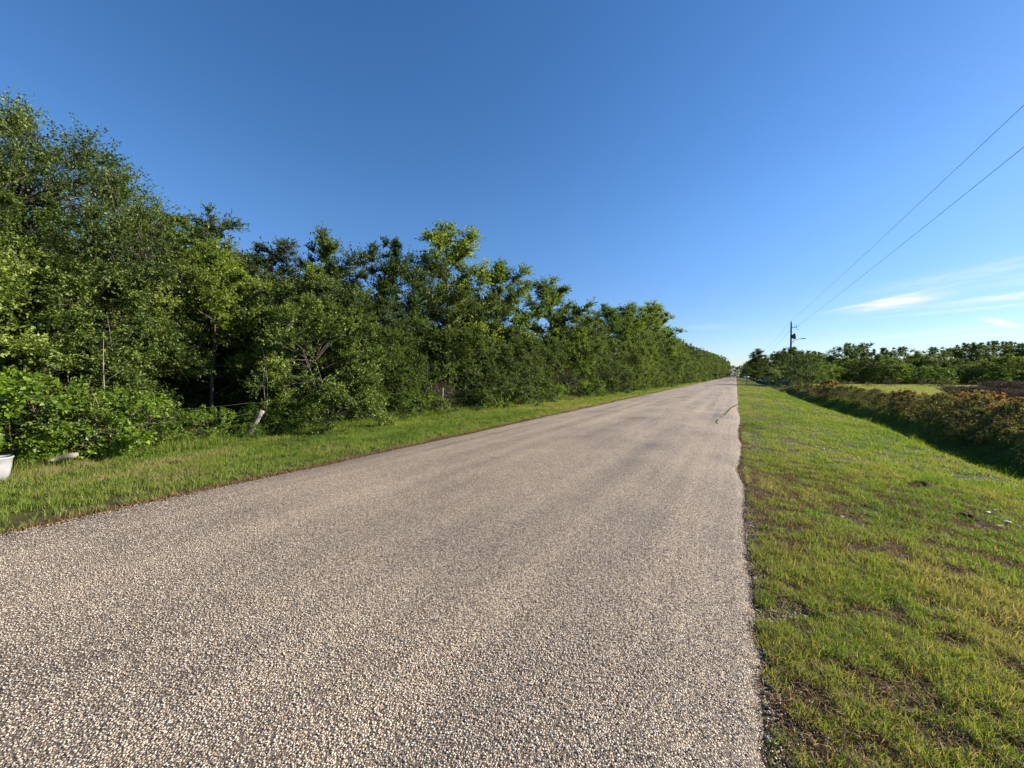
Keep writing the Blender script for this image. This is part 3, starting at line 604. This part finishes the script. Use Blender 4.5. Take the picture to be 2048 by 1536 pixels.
# ---- tree line beyond the field (base line roughly 85 m off)
GT = 'trees of the treeline beyond the field'
def fieldpt(px, d):
    u = (px-1024)/770; cy, sy = math.cos(R(YAW)), math.sin(R(YAW)); return d*(-sy+u*cy), d*(cy+u*sy)
pr_cycle = [FAR[0], FAR[2], FAR[1], FAR[3], FAR[2], FAR[0], FAR[1]]
top = [(1625, 705), (1660, 715), (1690, 690), (1722, 688), (1760, 698), (1800, 697), (1835, 705), (1868, 697), (1900, 700), (1925, 690), (1950, 688), (1985, 685), (2012, 687), (2045, 690), (2085, 690), (2130, 692)]
desc = ['dark tree right of the big bush by the pole', 'low green tree in the dip of the field treeline', 'open-branched tree, first high point of the field treeline', 'dark twiggy tree beside the open-branched one',
        'tree with a flat wispy top near the left of the field treeline', 'rounded tree in the field treeline under the long cloud', 'low tree between two higher crowns of the field treeline', 'broad tree near the middle of the field treeline', 'dense tree left of the dark dome-shaped crown',
        'dark dome-shaped tree standing highest in the field treeline', 'open-topped tree right of the dark dome', 'tall spreading tree above the dry weeds', 'leafy tree right of the tall spreading one', 'tree at the right edge of the picture beyond the weeds',
        'tree beyond the right edge of the weeds, mostly out of frame', 'last tree of the field treeline on the right']
for i, ((px, ty), ds) in enumerate(zip(top, desc)):
    d = 92+rnd.uniform(-4, 4); x, y = fieldpt(px, d); h = 1.7+(750-ty)/770*d
    place(pr_cycle[i % 7], x, y, h/8*1.0, rnd.uniform(0, 6.28), ds, 'tree', GT, sz=h/8.3)
for i in range(18):
    px = 1600+i*31; d = 108+rnd.uniform(-4, 4); x, y = fieldpt(px, d); h = 6.4+rnd.uniform(-.7, .7)
    place(FAR[i % 2], x, y, h/8*1.15, rnd.uniform(0, 6.28), 'tree behind the treeline beyond the field, glimpsed through its gaps', 'tree', 'trees behind the treeline beyond the field', sz=h/8)
for i in range(34):
    px = 1598+i*16; d = 80+rnd.uniform(-4, 6)+(8 if i < 6 else 0); x, y = fieldpt(px, d); h = rnd.uniform(3.2, 5.6)
    place([FAR[0], FAR[1], BRI, FAR[2], BRI][i % 5], x, y, h/8*1.5 if i % 5 not in (2, 4) else h/5*1.2, rnd.uniform(0, 6.28), ordl(i, '%s bushy small tree from the left along the front of the treeline beyond the field', '%s bushy small tree from the right along the front of the treeline beyond the field' % ORD[min(19, 33-i)]), 'tree', 'bushy front of the treeline beyond the field', sz=h/8 if i % 5 not in (2, 4) else h/6)
for i in range(20):
    px = 1660+i*24+rnd.uniform(-8, 8); d = rnd.choice([63, 78])+rnd.uniform(-2, 2); x, y = fieldpt(px, d)
    place([BRA[0], BRA[1], BRN][i % 3], x, y, rnd.uniform(.5, 1.1)*1.1, rnd.uniform(0, 6.28), '%s low dark scrub bush from the left at the far side of the field' % ORD[i], 'bush', 'low scrub bushes across the field', sz=rnd.uniform(.35, .7))

# ---- cluster round the utility pole and the far end of the road
GP = 'trees around the utility pole'
for (pr, px, d, h, b, lab, w) in [
   (FAR[0], 1581, 59, 5.4, 8, 'big reddish-green bush at the foot of the utility pole', 1.25), (FAR[1], 1612, 62, 5.2, 8, 'bush right of the utility pole', 1.2),
   (BRI, 1562, 72, 4.0, 5, 'small bright yellow-green bush left of the utility pole', .8), (FAR[3], 1565, 84, 7.0, 8.5, 'open dark tree behind the bright bush by the pole', 1),
   (FAR[2], 1550, 100, 6.8, 8, 'dark oak behind the pale fence', 1.1), (COL, 1517, 128, 11.2, 7.5, 'tall vine-draped tree behind the thin far pole', 1.9),
   (COL, 1507, 135, 10.6, 7.5, 'second vine-draped tree, left of the thin far pole', 1.7), (FAR[1], 1532, 120, 6.0, 8, 'dark tree between the fence and the vine-draped trees', 1.2),
   (FAR[2], 1500, 170, 8.0, 8, 'dark cone-shaped tree behind the mailbox', .6), (FAR[0], 1493, 230, 9.5, 8, 'dark tree farther down the right side of the road', .9),
   (FAR[1], 1600, 95, 7.0, 8, 'tree half hidden behind the utility pole bush', 1.1), (FAR[0], 1590, 105, 7.6, 8, 'tree standing straight behind the utility pole', 1.1),
   (FAR[2], 1635, 100, 7.0, 8, 'tree behind the bush right of the pole', 1.2), (BRI, 1650, 78, 4.0, 5, 'bright bush at the near corner of the field treeline', 1.2)]:
    x, y = fieldpt(px, d); place(pr, x, y, h/b*w, rnd.uniform(0, 6.28), lab, 'tree' if 'bush' not in lab[:30] else 'bush', GP, sz=h/b)
for i in range(16):
    y = 250+i*12; x = 9.5+rnd.uniform(-1, 2)
    place(FAR[i % 3], x, y, 1.3, rnd.uniform(0, 6.28), 'tree along the distant right side of the road', 'tree', 'distant trees right of the road')
for i in range(14):
    place(FAR[i % 3], -32+i*5, 445+rnd.uniform(-8, 8), 1.25, rnd.uniform(0, 6.28), 'hazy tree closing the far end of the road', 'tree', 'trees closing the end of the road')

# ------------------------------------------------------------------ built things
def post(name, base, top_, r, m, k=8):
    mb = MB(); b = np.array(base, float); t_ = np.array(top_, float); n = 7; s = np.linspace(0, 1, n)[:, None]
    rs = np.random.RandomState(int(abs(b[1])*10)+3); p = (t_-b)*s+rs.normal(0, r*.08, (n, 3)); mb.tube(p, r*rs.uniform(.9, 1.08, n), k)
    o = obj(name, mb.mesh(name, m), loc=base); return o
# utility poles
def utility_pole(x, y, H, lean=0):
    z = float(height(x, y)); root = empty('utility_pole', (x, y, z-.1))
    mb = MB(); n = 9; s = np.linspace(0, 1, n); mb.tube(np.stack([lean*s, 0*s, s*H], -1), np.interp(s, [0, 1], [.17, .115]), 12); obj('pole', mb.mesh('pole', POLEM, True), root)
    mb = MB(); mb.lathe([(0, 0), (.03, 0), (.03, .12), (.06, .13), (.045, .17), (.07, .19), (.05, .24), (.065, .26), (.03, .32), (0, .33)], 12, (lean, 0, H)); obj('insulator', mb.mesh('insulator', GALV, True), root)
    return root, z
p1, zp = utility_pole(8.0, 80.5, 10.9); tag(p1, 'dark wooden utility pole rising from the bush, with transformer and lamp arm', 'utility pole')
PZ = zp-.1
mb = MB(); mb.lathe([(0, 8.05), (.2, 8.06), (.24, 8.12), (.24, 8.85), (.2, 8.92), (.07, 8.93), (.07, 9.1), (.03, 9.12), (0, 9.12)], 18, (.45, 0, 0)); mb.box((.18, 0, 8.5), (.09, .04, .28)); tr_ = obj('transformer', mb.mesh('transformer', DARKM, True), p1)
mb = MB(); mb.tube([(.12, 0, 7.55), (.5, 0, 7.9), (1.0, 0, 8.02), (1.45, 0, 8.05)], .035, 8); mb.tube([(.12, 0, 7.2), (.4, 0, 7.7), (.5, 0, 7.88)], .015, 6); arm = obj('lamp_arm', mb.mesh('lamp_arm', GALV, True), p1)
mb = MB(); v, fs = tube([(1.35, 0, 8.06), (1.5, 0, 8.09), (1.85, 0, 8.09), (2.15, 0, 8.05)], [.06, .12, .13, .04], 12); v[:, 2] = 8.08+(v[:, 2]-8.08)*.6; mb.add(v, fs); obj('lamp_head', mb.mesh('lamp_head', GALV, True), arm)
mb = MB(); a_ = np.linspace(.6, 5.4, 16); mb.tube(np.stack([.95+.24*np.cos(a_), 0*a_, 9.95+.35*np.sin(a_)], -1), .02, 6)
mb.tube(np.stack([.62+.2*np.cos(a_*.6+.5), 0*a_, 10.2+.28*np.sin(a_*.6+.5)], -1), .02, 6); obj('jumper_wire', mb.mesh('jumper_wire', DARKM, True), p1)
mb = MB(); mb.box((.42, 0, 10.05), (.42, .035, .045)); mb.box((.72, 0, 10.14), (.05, .05, .08)); obj('wire_bracket', mb.mesh('wire_bracket', DARKM), p1)
p2, z2 = utility_pole(8.0, 201, 11.4); tag(p2, 'thin distant utility pole beyond the pale fence', 'utility pole')
def cable(name, A, B, sag, r, label, group='overhead power lines'):
    t = np.linspace(0, 1, 40); A, B = np.array(A), np.array(B); p = A+(B-A)*t[:, None]; p[:, 2] -= sag*4*t*(1-t)
    mb = MB(); mb.tube(p-p[0], r, 6); tag(obj(name, mb.mesh(name, WIRE, True), loc=p[0]), label, 'wire', group)
ZT = PZ+10.9+.3; ZN = PZ+10.2
cable('power_line', (8.0, 80.5, ZT), (8.0, -32, ZT+.1), .5, .009, 'upper power line running from the near pole top overhead to the right edge')
cable('power_line', (8.75, 80.5, ZN), (8.1, -32, ZN+.1), .5, .010, 'lower power line running from the near pole bracket to the right edge')
cable('power_line', (8.0, 80.5, ZT), (8.0, 201, z2+11.6), 1.3, .014, 'upper power line between the near pole and the thin distant pole')
cable('power_line', (8.0, 80.5, ZN-.5), (8.0, 201, z2+10.9), 1.4, .014, 'lower power line between the near pole and the thin distant pole')
# mailbox
def mailbox(x, y, label, s=1.0, rz=0.0, h=1.05):
    root = empty('mailbox', (x, y, float(height(x, y))), rz)
    mb = MB(); mb.box((0, 0, h/2-.1), (.05, .05, h/2+.1)); mb.box((0, 0, h+.012), (.22, .08, .012)); obj('post', mb.mesh('post', POLEM), root)
    an = np.linspace(0, np.pi, 11); w = .12*s; hh = .17*s; prof = [(w, 0)]+[(w*math.cos(q), hh+w*math.sin(q)) for q in an]+[(-w, 0)]
    Lh = .33*s; m_ = len(prof); v = [(sx*Lh, p_[0], h+.026+p_[1]) for sx in (-1, 1) for p_ in prof]; mb = MB()
    f4 = [[j, (j+1) % m_, m_+(j+1) % m_, m_+j] for j in range(m_)]; mb.add(v, [np.array(f4), np.array([list(range(m_))[::-1], list(range(m_, 2*m_))])]); bd = obj('box', mb.mesh('box', WHITEM), root)
    prof2 = [(p_[0]*1.06, p_[1]*1.03) for p_ in prof]; v = [(xx, p_[0], h+.024+p_[1]) for xx in (-Lh-.015, -Lh+.02) for p_ in prof2]; mb = MB()
    mb.add(v, [np.array(f4), np.array([list(range(m_))[::-1], list(range(m_, 2*m_))])]); dr = obj('door', mb.mesh('door', WHITEM), root)
    mb = MB(); mb.box((.05, -w-.008, h+.22), (.008, .004, .1)); mb.box((.0, -w-.008, h+.30), (.05, .004, .03)); obj('flag', mb.mesh('flag', RUST), root)
    tag(root, label, 'mailbox'); return root
mailbox(1.62, 78.5, 'white mailbox on a dark post beside the sandy driveway', 1.05, 0, 1.0)
mailbox(5.2, 118, 'second tiny white mailbox, farther off near the pale fence end', 1.1, 0, 1.1)
# pale fence
root = empty('board_fence', (7.4, 74, float(height(7.4, 74)))); rs = np.random.RandomState(3)
zb = float(height(7.4, 74))
for j in range(14):
    yy = j*6.0; zz = float(height(7.4, 74+yy))-zb; mb = MB(); mb.box((0, yy, zz+.62), (.06, .06, .72)); obj('post', mb.mesh('post', PALE), root)
for j in range(13):
    mb = MB(); zz = float(height(7.4, 74+j*6+3))-zb
    for q in range(26):
        h_ = .52+rs.uniform(-.06, .06); mb.box((-.07+rs.uniform(-.012, .012), j*6+.15+q*.225, zz+h_+.08), (.012, .09, h_), tilt=rs.normal(0, .03))
    for zr_ in (.35, .95): mb.box((-.03, j*6+3, zz+zr_), (.022, 2.93, .045))
    obj('board_panel', mb.mesh('board_panel', PALE), root)
tag(root, 'pale grey weathered board fence behind the driveway, under the bright bush', 'fence')


# bucket, log, leaning posts, wire fence
bx, by = -9.62, 1.06; bz = float(height(bx, by))+.005
root = empty('bucket', (bx, by, bz)); mb = MB()
mb.lathe([(0, .005), (.10, .004), (.125, .02), (.15, .12), (.168, .24), (.178, .335), (.190, .345), (.190, .362), (.176, .366), (.170, .34), (.158, .22), (.14, .1), (.12, .03), (0, .022)], 40)
obj('bucket_body', mb.mesh('bucket_body', WHITEP, True), root)
mb = MB(); a_ = np.linspace(0, np.pi, 20); mb.tube(np.stack([.192*np.cos(a_), -.192*np.sin(a_)*.96, .352-.07*np.sin(a_)], -1), .0035, 6); obj('handle', mb.mesh('handle', GALV, True), root)
tag(root, 'greyish white plastic bucket with a rolled rim standing in the grass at the left edge', 'bucket')
def fpt(px, py, zz=-.15):
    d = 770*(1.5-zz)/(py-750); return (*fieldpt(px, d), zz)
A = np.array(fpt(62, 930, -.06)); B = np.array(fpt(152, 910, .08))
mb = MB(); n = 9; s = np.linspace(0, 1, n)[:, None]; rs = np.random.RandomState(8); mb.tube((B-A)*s+rs.normal(0, .008, (n, 3)), np.interp(s[:, 0], [0, .5, .9, 1], [.03, .05, .055, .035]), 9)
mb.tube([(B-A)*.5, (B-A)*.35+np.array([.1, 0, .02]), (B-A)*.1+np.array([.15, .05, .04])], [.02, .015, .006], 6)
tag(obj('fallen_log', mb.mesh('fallen_log', WOOD), loc=A), 'short bleached fallen log lying at the edge of the vines', 'log')
b = np.array(fpt(494, 876, -.12)); tp = b+np.array([.24, .24, .70]); sp_ = post('leaning_stump_post', b, tp, .062, WOOD); tag(sp_, 'leaning weathered stump post poking out of the bright vines', 'fence post')
mb = MB(); mb.lathe([(0, 0), (.035, .01), (.05, -.005), (.062, -.03)], 9, tuple(tp-b)); 
b2 = np.array(fpt(857, 818, -.12)); tag(post('leaning_stake', b2, b2+np.array([.22, .1, .62]), .022, WOOD), 'thin leaning wooden stake among the dead reddish weeds', 'stake')
b3 = np.array(fpt(300, 905, -.12)); b3[0] -= .6
FP = [(-11.0, -4.5), (-11.0, -1.2), (-11.05, 2.4), tuple(b[:2]), (-10.9, 8.9), (-10.8, 12.6), (-10.6, 17), (-10.4, 21)]
for i, (x, y) in enumerate(FP):
    if i == 3: continue
    z_ = float(height(x, y)); tag(post('fence_post', (x, y, z_-.1), (x+.05, y+.03, z_+1.05), .045, WOOD), 'old wooden fence post swallowed by the shrubs', 'fence post', 'old fence posts buried in the shrubs')
wf = MB()
for zz in (.35, .62, .9):
    for i in range(len(FP)-1):
        t = np.linspace(0, 1, 14); A = np.array([*FP[i], zz-.12]); B = np.array([*FP[i+1], zz-.12]); p = A+(B-A)*t[:, None]; p[:, 2] -= .06*4*t*(1-t); p[:, 0] += .05; wf.tube(p-np.array([-11, -4.5, 0]), .0022, 5)
        mid = p[1:-1:2]; d_ = np.array([[.02, .008, .02]]); wf.add(*segs(mid-d_-np.array([-11, -4.5, 0]), mid+d_-np.array([-11, -4.5, 0]), .002, .002, 3))
tag(obj('barbed_wire', wf.mesh('barbed_wire', RUST), loc=(-11, -4.5, 0)), 'sagging rusty barbed wire strung through the shrubs of the left verge', 'wire')
# a few pale bare stems leaning out of the thicket
rs = np.random.RandomState(12)
for i, y in enumerate(sorted(rs.uniform(-1.5, 26, 20))):
    x = -10.9+rs.uniform(-1.2, .2)+max(0, y-16)*.06; z_ = float(height(x, y)); h = rs.uniform(1.1, 3.4)
    B = np.array([rs.normal(.25, .35), rs.normal(0, .6), h]); K = B*.5+rs.normal(0, .15, 3)
    q = bez(np.zeros((1, 3)), K[None], B[None], 8)[0]; mb = MB(); mb.tube(q, np.linspace(.017, .004, 9)*rs.uniform(.6, 1.2), 5)
    for t_ in (3, 5, 6): mb.tube([q[t_], q[t_]+rs.normal(0, .18, 3)+np.array([.05, 0, .18])], [.006, .002], 4)
    tag(obj('bare_sapling', mb.mesh('bare_sapling', WOOD), loc=(x, y, z_)), '%s thin bare sapling from the left, leaning out of the thicket' % ORD[i], 'sapling', 'bare saplings in the left thicket')

# ------------------------------------------------------------------ grass
def grass(name, rs, x, y, hgt, wid, tint, label, m=GRAS, lay=.45, cat='grass', name_kind='stuff'):
    n = len(x); z = height(x, y)-.005; an = rs.uniform(0, 6.283, n); fa = rs.uniform(0, 6.283, n)
    L_ = hgt*rs.uniform(.55, 1.25, n); lean = np.clip(rs.normal(lay, .33, n), .02, 1.3)
    P0 = np.stack([x, y, z], -1); dx = np.stack([np.cos(an), np.sin(an), 0*an], -1); sd_ = np.stack([np.cos(fa), np.sin(fa), 0*fa], -1)*(wid*rs.uniform(.6, 1.3, n))[:, None]*.5
    l1 = lean*.5; l2 = lean*1.35
    P1 = P0+(dx*np.sin(l1)[:, None]+UP*np.cos(l1)[:, None])*(L_*.5)[:, None]; P2 = P1+(dx*np.sin(l2)[:, None]+UP*np.cos(l2)[:, None])*(L_*.5)[:, None]
    v = np.stack([P0-sd_, P0+sd_, P1-sd_*.85, P1+sd_*.85, P2], 1).reshape(-1, 3); i = (np.arange(n)*5)[:, None]
    q = i+np.array([[0, 1, 3, 2]]); t3 = i+np.array([[2, 3, 4]])
    o = obj(name, mesh(name, v, [q, t3], m, {'tint': np.repeat(np.clip(tint, 0, 1), 5)}))
    tag(o, label, cat, kind=name_kind); return o
def scatter(rs, n, x0, x1, y0, y1): return rs.uniform(x0, x1, n), rs.uniform(y0, y1, n)
def in_view(x, y, m=.12):
    cy, sy = math.cos(R(YAW)), math.sin(R(YAW)); d = -sy*x+cy*y; l = cy*x+sy*y; return (d > .9) & (np.abs(l) < d*(1.33+m)+.6)
rs = np.random.RandomState(99)
def sward(rs, x, y, side):
    """patchy density and colour shared by all blades at a place"""
    big = fbm(x*.55, y*.3+9, 3); med = fbm(x*2.3+5, y*1.7, 3)
    return big, med
X, Y, T, Hh, Wd = [], [], [], [], []
def addz(n, x0, x1, y0, y1, h, w, side, gap, tb, straw=.12, tuf=8.0):
    x, y = scatter(rs, n, x0, x1, y0, y1); ok = in_view(x, y); x, y = x[ok], y[ok]
    big, med = sward(rs, x, y, side)
    edge = (x-XR-.0-ex(y, 1)) if side > 0 else (XL-.03+ex(y, 2)*1.2-x)
    edge = edge+.06-(.12 if side > 0 else .2)*fbm(y*1.3, x*0+side*2.2)
    near = 1-smooth(.0, 3.4 if side > 0 else .8, edge)
    dens = np.clip(1.25-gap*(.15+.75*near)*(2.0*(med-.5)+1.2*(big-.5)+.56)-.35*(1-smooth(0, .07, edge)), 0, 1)
    tf = vnoise(x*tuf, y*tuf); dens = dens*np.clip((tf-.30)*4.5, .12, 1.0)
    dens = np.where((side > 0) & (np.abs(y-72-.4*np.sin(x*.25)) < 1.35) & (x > .4), .04, dens)
    keep = (rs.rand(len(x)) < dens) & (edge > 0); tf = tf[keep]; x, y, big, med, near = x[keep], y[keep], big[keep], med[keep], near[keep]
    t = tb+(big-.5)*.8+(med-.5)*.6+.10*near+rs.normal(0, .10, len(x)); st = rs.rand(len(x)) < straw*(.6+1.6*near); t = np.where(st, rs.uniform(.8, 1, len(x)), t)
    X.append(x); Y.append(y); T.append(t); Hh.append(h*(.75+.6*med)*(1-.25*near)*(.6+.75*tf)); Wd.append(np.full(len(x), w))
# right verge, nearest to farthest
addz(330000, .12, 3.6, .5, 4.2, .08, .0036, 1, .85, .38, .15, 11.0)
addz(230000, .12, 6.2, 3.4, 9.0, .08, .005, 1, .65, .40, .10, 8.0)
addz(120000, .12, 8.4, 8.5, 19, .09, .0085, 1, .45, .43, .07, 5.0)
addz(80000, .10, 8.6, 18, 44, .11, .015, 1, .4, .45, .05, 2.5)
addz(45000, .08, 8.6, 42, 110, .12, .03, 1, .3, .45, .05, 1.5)
grass('verge_grass', rs, np.concatenate(X), np.concatenate(Y), np.concatenate(Hh), np.concatenate(Wd), np.concatenate(T), 'sunlit patchy grass with straw and bare soil on the right verge', lay=.75)
X, Y, T, Hh, Wd = [], [], [], [], []
addz(200000, -11.3, -6.0, -4, 9, .080, .0065, -1, 1.0, .45, .12)
addz(110000, -11.2, -5.9, 8, 22, .09, .010, -1, .9, .47, .10, 5.0)
addz(60000, -10.6, -5.8, 21, 60, .11, .02, -1, .5, .46, .06, 2.5)
addz(26000, -9.4, -5.8, 55, 180, .17, .05, -1, .3, .45, .05)
grass('verge_grass', rs, np.concatenate(X), np.concatenate(Y), np.concatenate(Hh), np.concatenate(Wd), np.concatenate(T), 'green strip of grass between the road and the wood on the left')
# taller seedy grass along the foot of the shrubs
x, y = scatter(rs, 26000, -11.3, -10.1, -4, 26); x = x+np.clip(y-14, 0, 40)*.06; ok = in_view(x, y) & (fbm(x*1.2, y*1.2) > .45); x, y = x[ok], y[ok]
grass('tall_dry_grass', rs, x, y, np.full(len(x), .26), .007, rs.uniform(.45, 1.0, len(x)), 'taller dry grass fringing the foot of the shrubs on the left', lay=.4)
# field grass
x, y = scatter(rs, 70000, 8.5, 62, 8, 95); ok = in_view(x, y); x, y = x[ok], y[ok]
grass('field_grass', rs, x, y, np.full(len(x), .20), .035, .55+(fbm(x*.2, y*.2)-.5)*.6+rs.normal(0, .09, len(x)), 'rough pale grass of the field beyond the bramble row', lay=.4)
# ditch weeds
x, y = scatter(rs, 42000, 4.6, 7.4, 2, 50); ok = in_view(x, y); x, y = x[ok], y[ok]
grass('ditch_weeds', rs, x, y, np.full(len(x), .13)+.34*np.clip(fbm(x*1.3, y*1.3+4, 2)-.45, 0, 1)*2, .010, .34+(fbm(x, y)-.5)*.7+rs.normal(0, .1, len(x)), 'dark weeds growing in the shaded ditch', lay=.5)
# dry litter flung along both road edges
ys_ = np.concatenate([rs.uniform(-3, 12, 15000), rs.uniform(12, 45, 8000)]); xs_ = XL+ex(ys_, 2)*1.2+.06-np.abs(rs.normal(0, .10, len(ys_)))*(.6+2.6*fbm(ys_*.7, ys_*0)**1.5)
y2 = rs.uniform(.5, 14, 5500); x2 = XR+ex(y2, 1)-.03+np.abs(rs.normal(0, .16, len(y2)))*(.3+2.2*fbm(y2*1.3, y2*0+4)**2)
xx, yy = np.concatenate([xs_, x2]), np.concatenate([ys_, y2]); ok = in_view(xx, yy)
xx, yy = xx[ok], yy[ok]
grass('dry_litter', rs, xx, yy, np.full(len(xx), .075), .005, rs.rand(len(xx)), 'brown dead grass and needles along the ragged road edges', LITT, lay=1.15)
# dead thatch lying in the near right verge
x, y = scatter(rs, 170000, .2, 4.5, .5, 8); ok = in_view(x, y) & (fbm(x*2.3+5, y*1.7, 3) > .30); x, y = x[ok], y[ok]
grass('dead_thatch', rs, x, y, np.full(len(x), .07), .0035, np.clip(rs.normal(.42, .30, len(x)), 0, 1), 'dead brown thatch lying between the blades of the near right verge', LITT, lay=1.2)
# grass growing out of the crack near the right road edge
cy_ = np.linspace(12.6, 22.6, 900); cx = np.interp(cy_, [12.6, 13.5, 15, 17, 19.5, 22.6], [-.42, -.52, -.44, -.32, -.20, .12])+.05*(fbm(cy_*2.2, cy_*0)-.5)
k_ = (fbm(cy_*3.1+3, cy_*0+5) > .50) & (cy_ > 12.9); cx, cy_ = np.repeat(cx[k_], 3), np.repeat(cy_[k_], 3); cx = cx+rs.normal(0, .014, len(cx)); cy_ = cy_+rs.normal(0, .05, len(cx))
o = grass('crack_grass', rs, cx, cy_, np.full(len(cx), .035), .007, rs.choice([.05, .2, .35, .75], len(cx)), 'line of small weeds growing from a crack near the right road edge', GRAS, lay=.8); o.location.z = .055

# loose chippings on the near road surface and kicked onto the verge
def stones(name, rs, x, y, z, s, m, label):
    ico = np.array([[1, 0, 0], [-1, 0, 0], [0, 1, 0], [0, -1, 0], [0, 0, 1], [0, 0, -1]], float); fc = np.array([[0, 2, 4], [2, 1, 4], [1, 3, 4], [3, 0, 4], [2, 0, 5], [1, 2, 5], [3, 1, 5], [0, 3, 5]])
    n = len(x); v = ico[None]*rs.uniform(.55, 1.15, (n, 6, 1))*s[:, None, None]; v[..., 2] *= .6; an = rs.uniform(0, 6.28, n); c_, s_ = np.cos(an)[:, None], np.sin(an)[:, None]
    v = np.stack([v[..., 0]*c_-v[..., 1]*s_, v[..., 0]*s_+v[..., 1]*c_, v[..., 2]], -1)+np.stack([x, y, z], -1)[:, None]
    f = (np.arange(n)*6)[:, None, None]+fc[None]; o = obj(name, mesh(name, v.reshape(-1, 3), [f.reshape(-1, 3)], m, {'tint': np.repeat(rs.rand(n), 6)})); tag(o, label, 'stones', kind='stuff')
m_, t = mat('stone_chip'); at = N(t, 'ShaderNodeAttribute', attribute_name='tint')
c_ = ramp(t, at.outputs['Fac'], [(0, (.16, .13, .11)), (.25, (.42, .35, .27)), (.7, (.60, .52, .41)), (1, (.80, .73, .62))]); p = N(t, 'ShaderNodeBsdfPrincipled', i_Roughness=.7); t.links.new(c_, p.inputs['Base Color']); oo = N(t, 'ShaderNodeOutputMaterial'); t.links.new(p.outputs[0], oo.inputs[0]); CHIP = m_
n = 190000; dd = rs.uniform(0, 1, n)**.75*6.0+.9; x = rs.uniform(-6, .2, n); y = rs.uniform(.0, 6.5, n)
d = -math.sin(R(YAW))*x+math.cos(R(YAW))*y; ok = in_view(x, y) & (rs.rand(n) < np.clip(1.5-d/4.2, 0, 1)) & (x > XL+.1) & (x < XR-.02)
x, y = x[ok], y[ok]; stones('road_chippings', rs, x, y, 0.05*(1-np.clip(np.abs((x+2.9)/3.1), 0, 1)**2)+.029, rs.uniform(.0028, .0058, len(x)), CHIP, 'pale stone chippings bedded in the near road surface')
n = 11000; y = rs.uniform(.5, 12, n); x = XR+ex(y, 1)+np.abs(rs.normal(0, .16, n))*(.4+1.6*fbm(y*1.9, y*0+9)**1.5); ok = in_view(x, y); x, y = x[ok], y[ok]
stones('verge_gravel', rs, x, y, height(x, y)+.006, rs.uniform(.003, .008, len(x)), CHIP, 'loose gravel spilled from the road onto the edge of the right verge')

# soil mounds, white scraps, small flowers
for (px, py, s, lab) in [(1945, 1056, .15, 'larger dark mound of dug soil on the right verge'), (1846, 980, .14, 'smaller dark soil mound farther up the right verge')]:
    x, y, _ = fpt(px, py, -.22); mb = MB(); rs2 = np.random.RandomState(px); k = 20; pr = [(0, .09), (.25, .085), (.5, .06), (.8, .02), (1.05, -.03)]
    prof = [(r_*s*1.2, z_*.55) for r_, z_ in pr]; mb.lathe(prof[::-1], k); me = mb.mesh('soil_mound', SOIL, False)
    co = np.zeros(len(me.vertices)*3, dtype=np.float32); me.vertices.foreach_get('co', co); co = co.reshape(-1, 3); co += rs2.normal(0, .014, co.shape); me.vertices.foreach_set('co', co.ravel())
    tag(obj('soil_mound', me, loc=(x, y, float(height(x, y)))), lab, 'soil mound')
sl = ['leftmost of the three white scraps lying by the larger soil mound', 'small middle scrap of the three white ones by the larger soil mound', 'rightmost and longest of the three white scraps by the larger soil mound', 'white scrap lying halfway up the right verge', 'small white scrap left of the white scrap halfway up the verge']
for (px, py, s), lab in zip([(1982, 1037, .030), (1998, 1048, .018), (2024, 1057, .036), (1633, 909, .032), (1650, 913, .022)], sl):
    x, y, _ = fpt(px, py, -.2); mb = MB(); rs2 = np.random.RandomState(py); q = rs2.uniform(.35, .8, 8); an = np.arange(8)*.785
    v = [(s*q[i]*math.cos(an[i])*1.5, s*q[i]*math.sin(an[i]), .01*rs2.rand()) for i in range(8)]; v += [(a0, b0, c0+.008) for a0, b0, c0 in v]
    mb.add(v, [np.array([[i, (i+1) % 8, 8+(i+1) % 8, 8+i] for i in range(8)]), np.array([list(range(7, -1, -1)), list(range(8, 16))])])
    tag(obj('white_scrap', mb.mesh('white_scrap', PETAL), loc=(x, y, float(height(x, y))+.035)), lab, 'litter', 'white scraps on the right verge')
rs = np.random.RandomState(4)
fm = MB()
for i in range(26):
    mb0 = fm if i else fm
    x = rs.uniform(.9, 3.6); y = 5+rs.rand()**1.4*17
fm_mesh = MB(); an = np.arange(6)*1.047
for a0 in an: fm_mesh.add([(0, 0, .10), (.011*math.cos(a0-.35), .011*math.sin(a0-.35), .104), (.024*math.cos(a0), .024*math.sin(a0), .106), (.011*math.cos(a0+.35), .011*math.sin(a0+.35), .104)], np.array([[0, 1, 2, 3]]))
petals = fm_mesh.mesh('petals', PETAL); sm = MB(); sm.tube([(0, 0, 0), (.005, 0, .05), (0, 0, .10)], .0015, 4); stem = sm.mesh('stem', GRAS)
for i in range(20):
    x = rs.uniform(.8, 3.9); y = 4.2+rs.rand()**1.4*18
    r_ = empty('wildflower', (x, y, float(height(x, y)))); obj('petals', petals, r_); obj('stem', stem, r_)
    tag(r_, 'tiny white wildflower standing in the right verge grass', 'flower', 'tiny white wildflowers in the right verge')
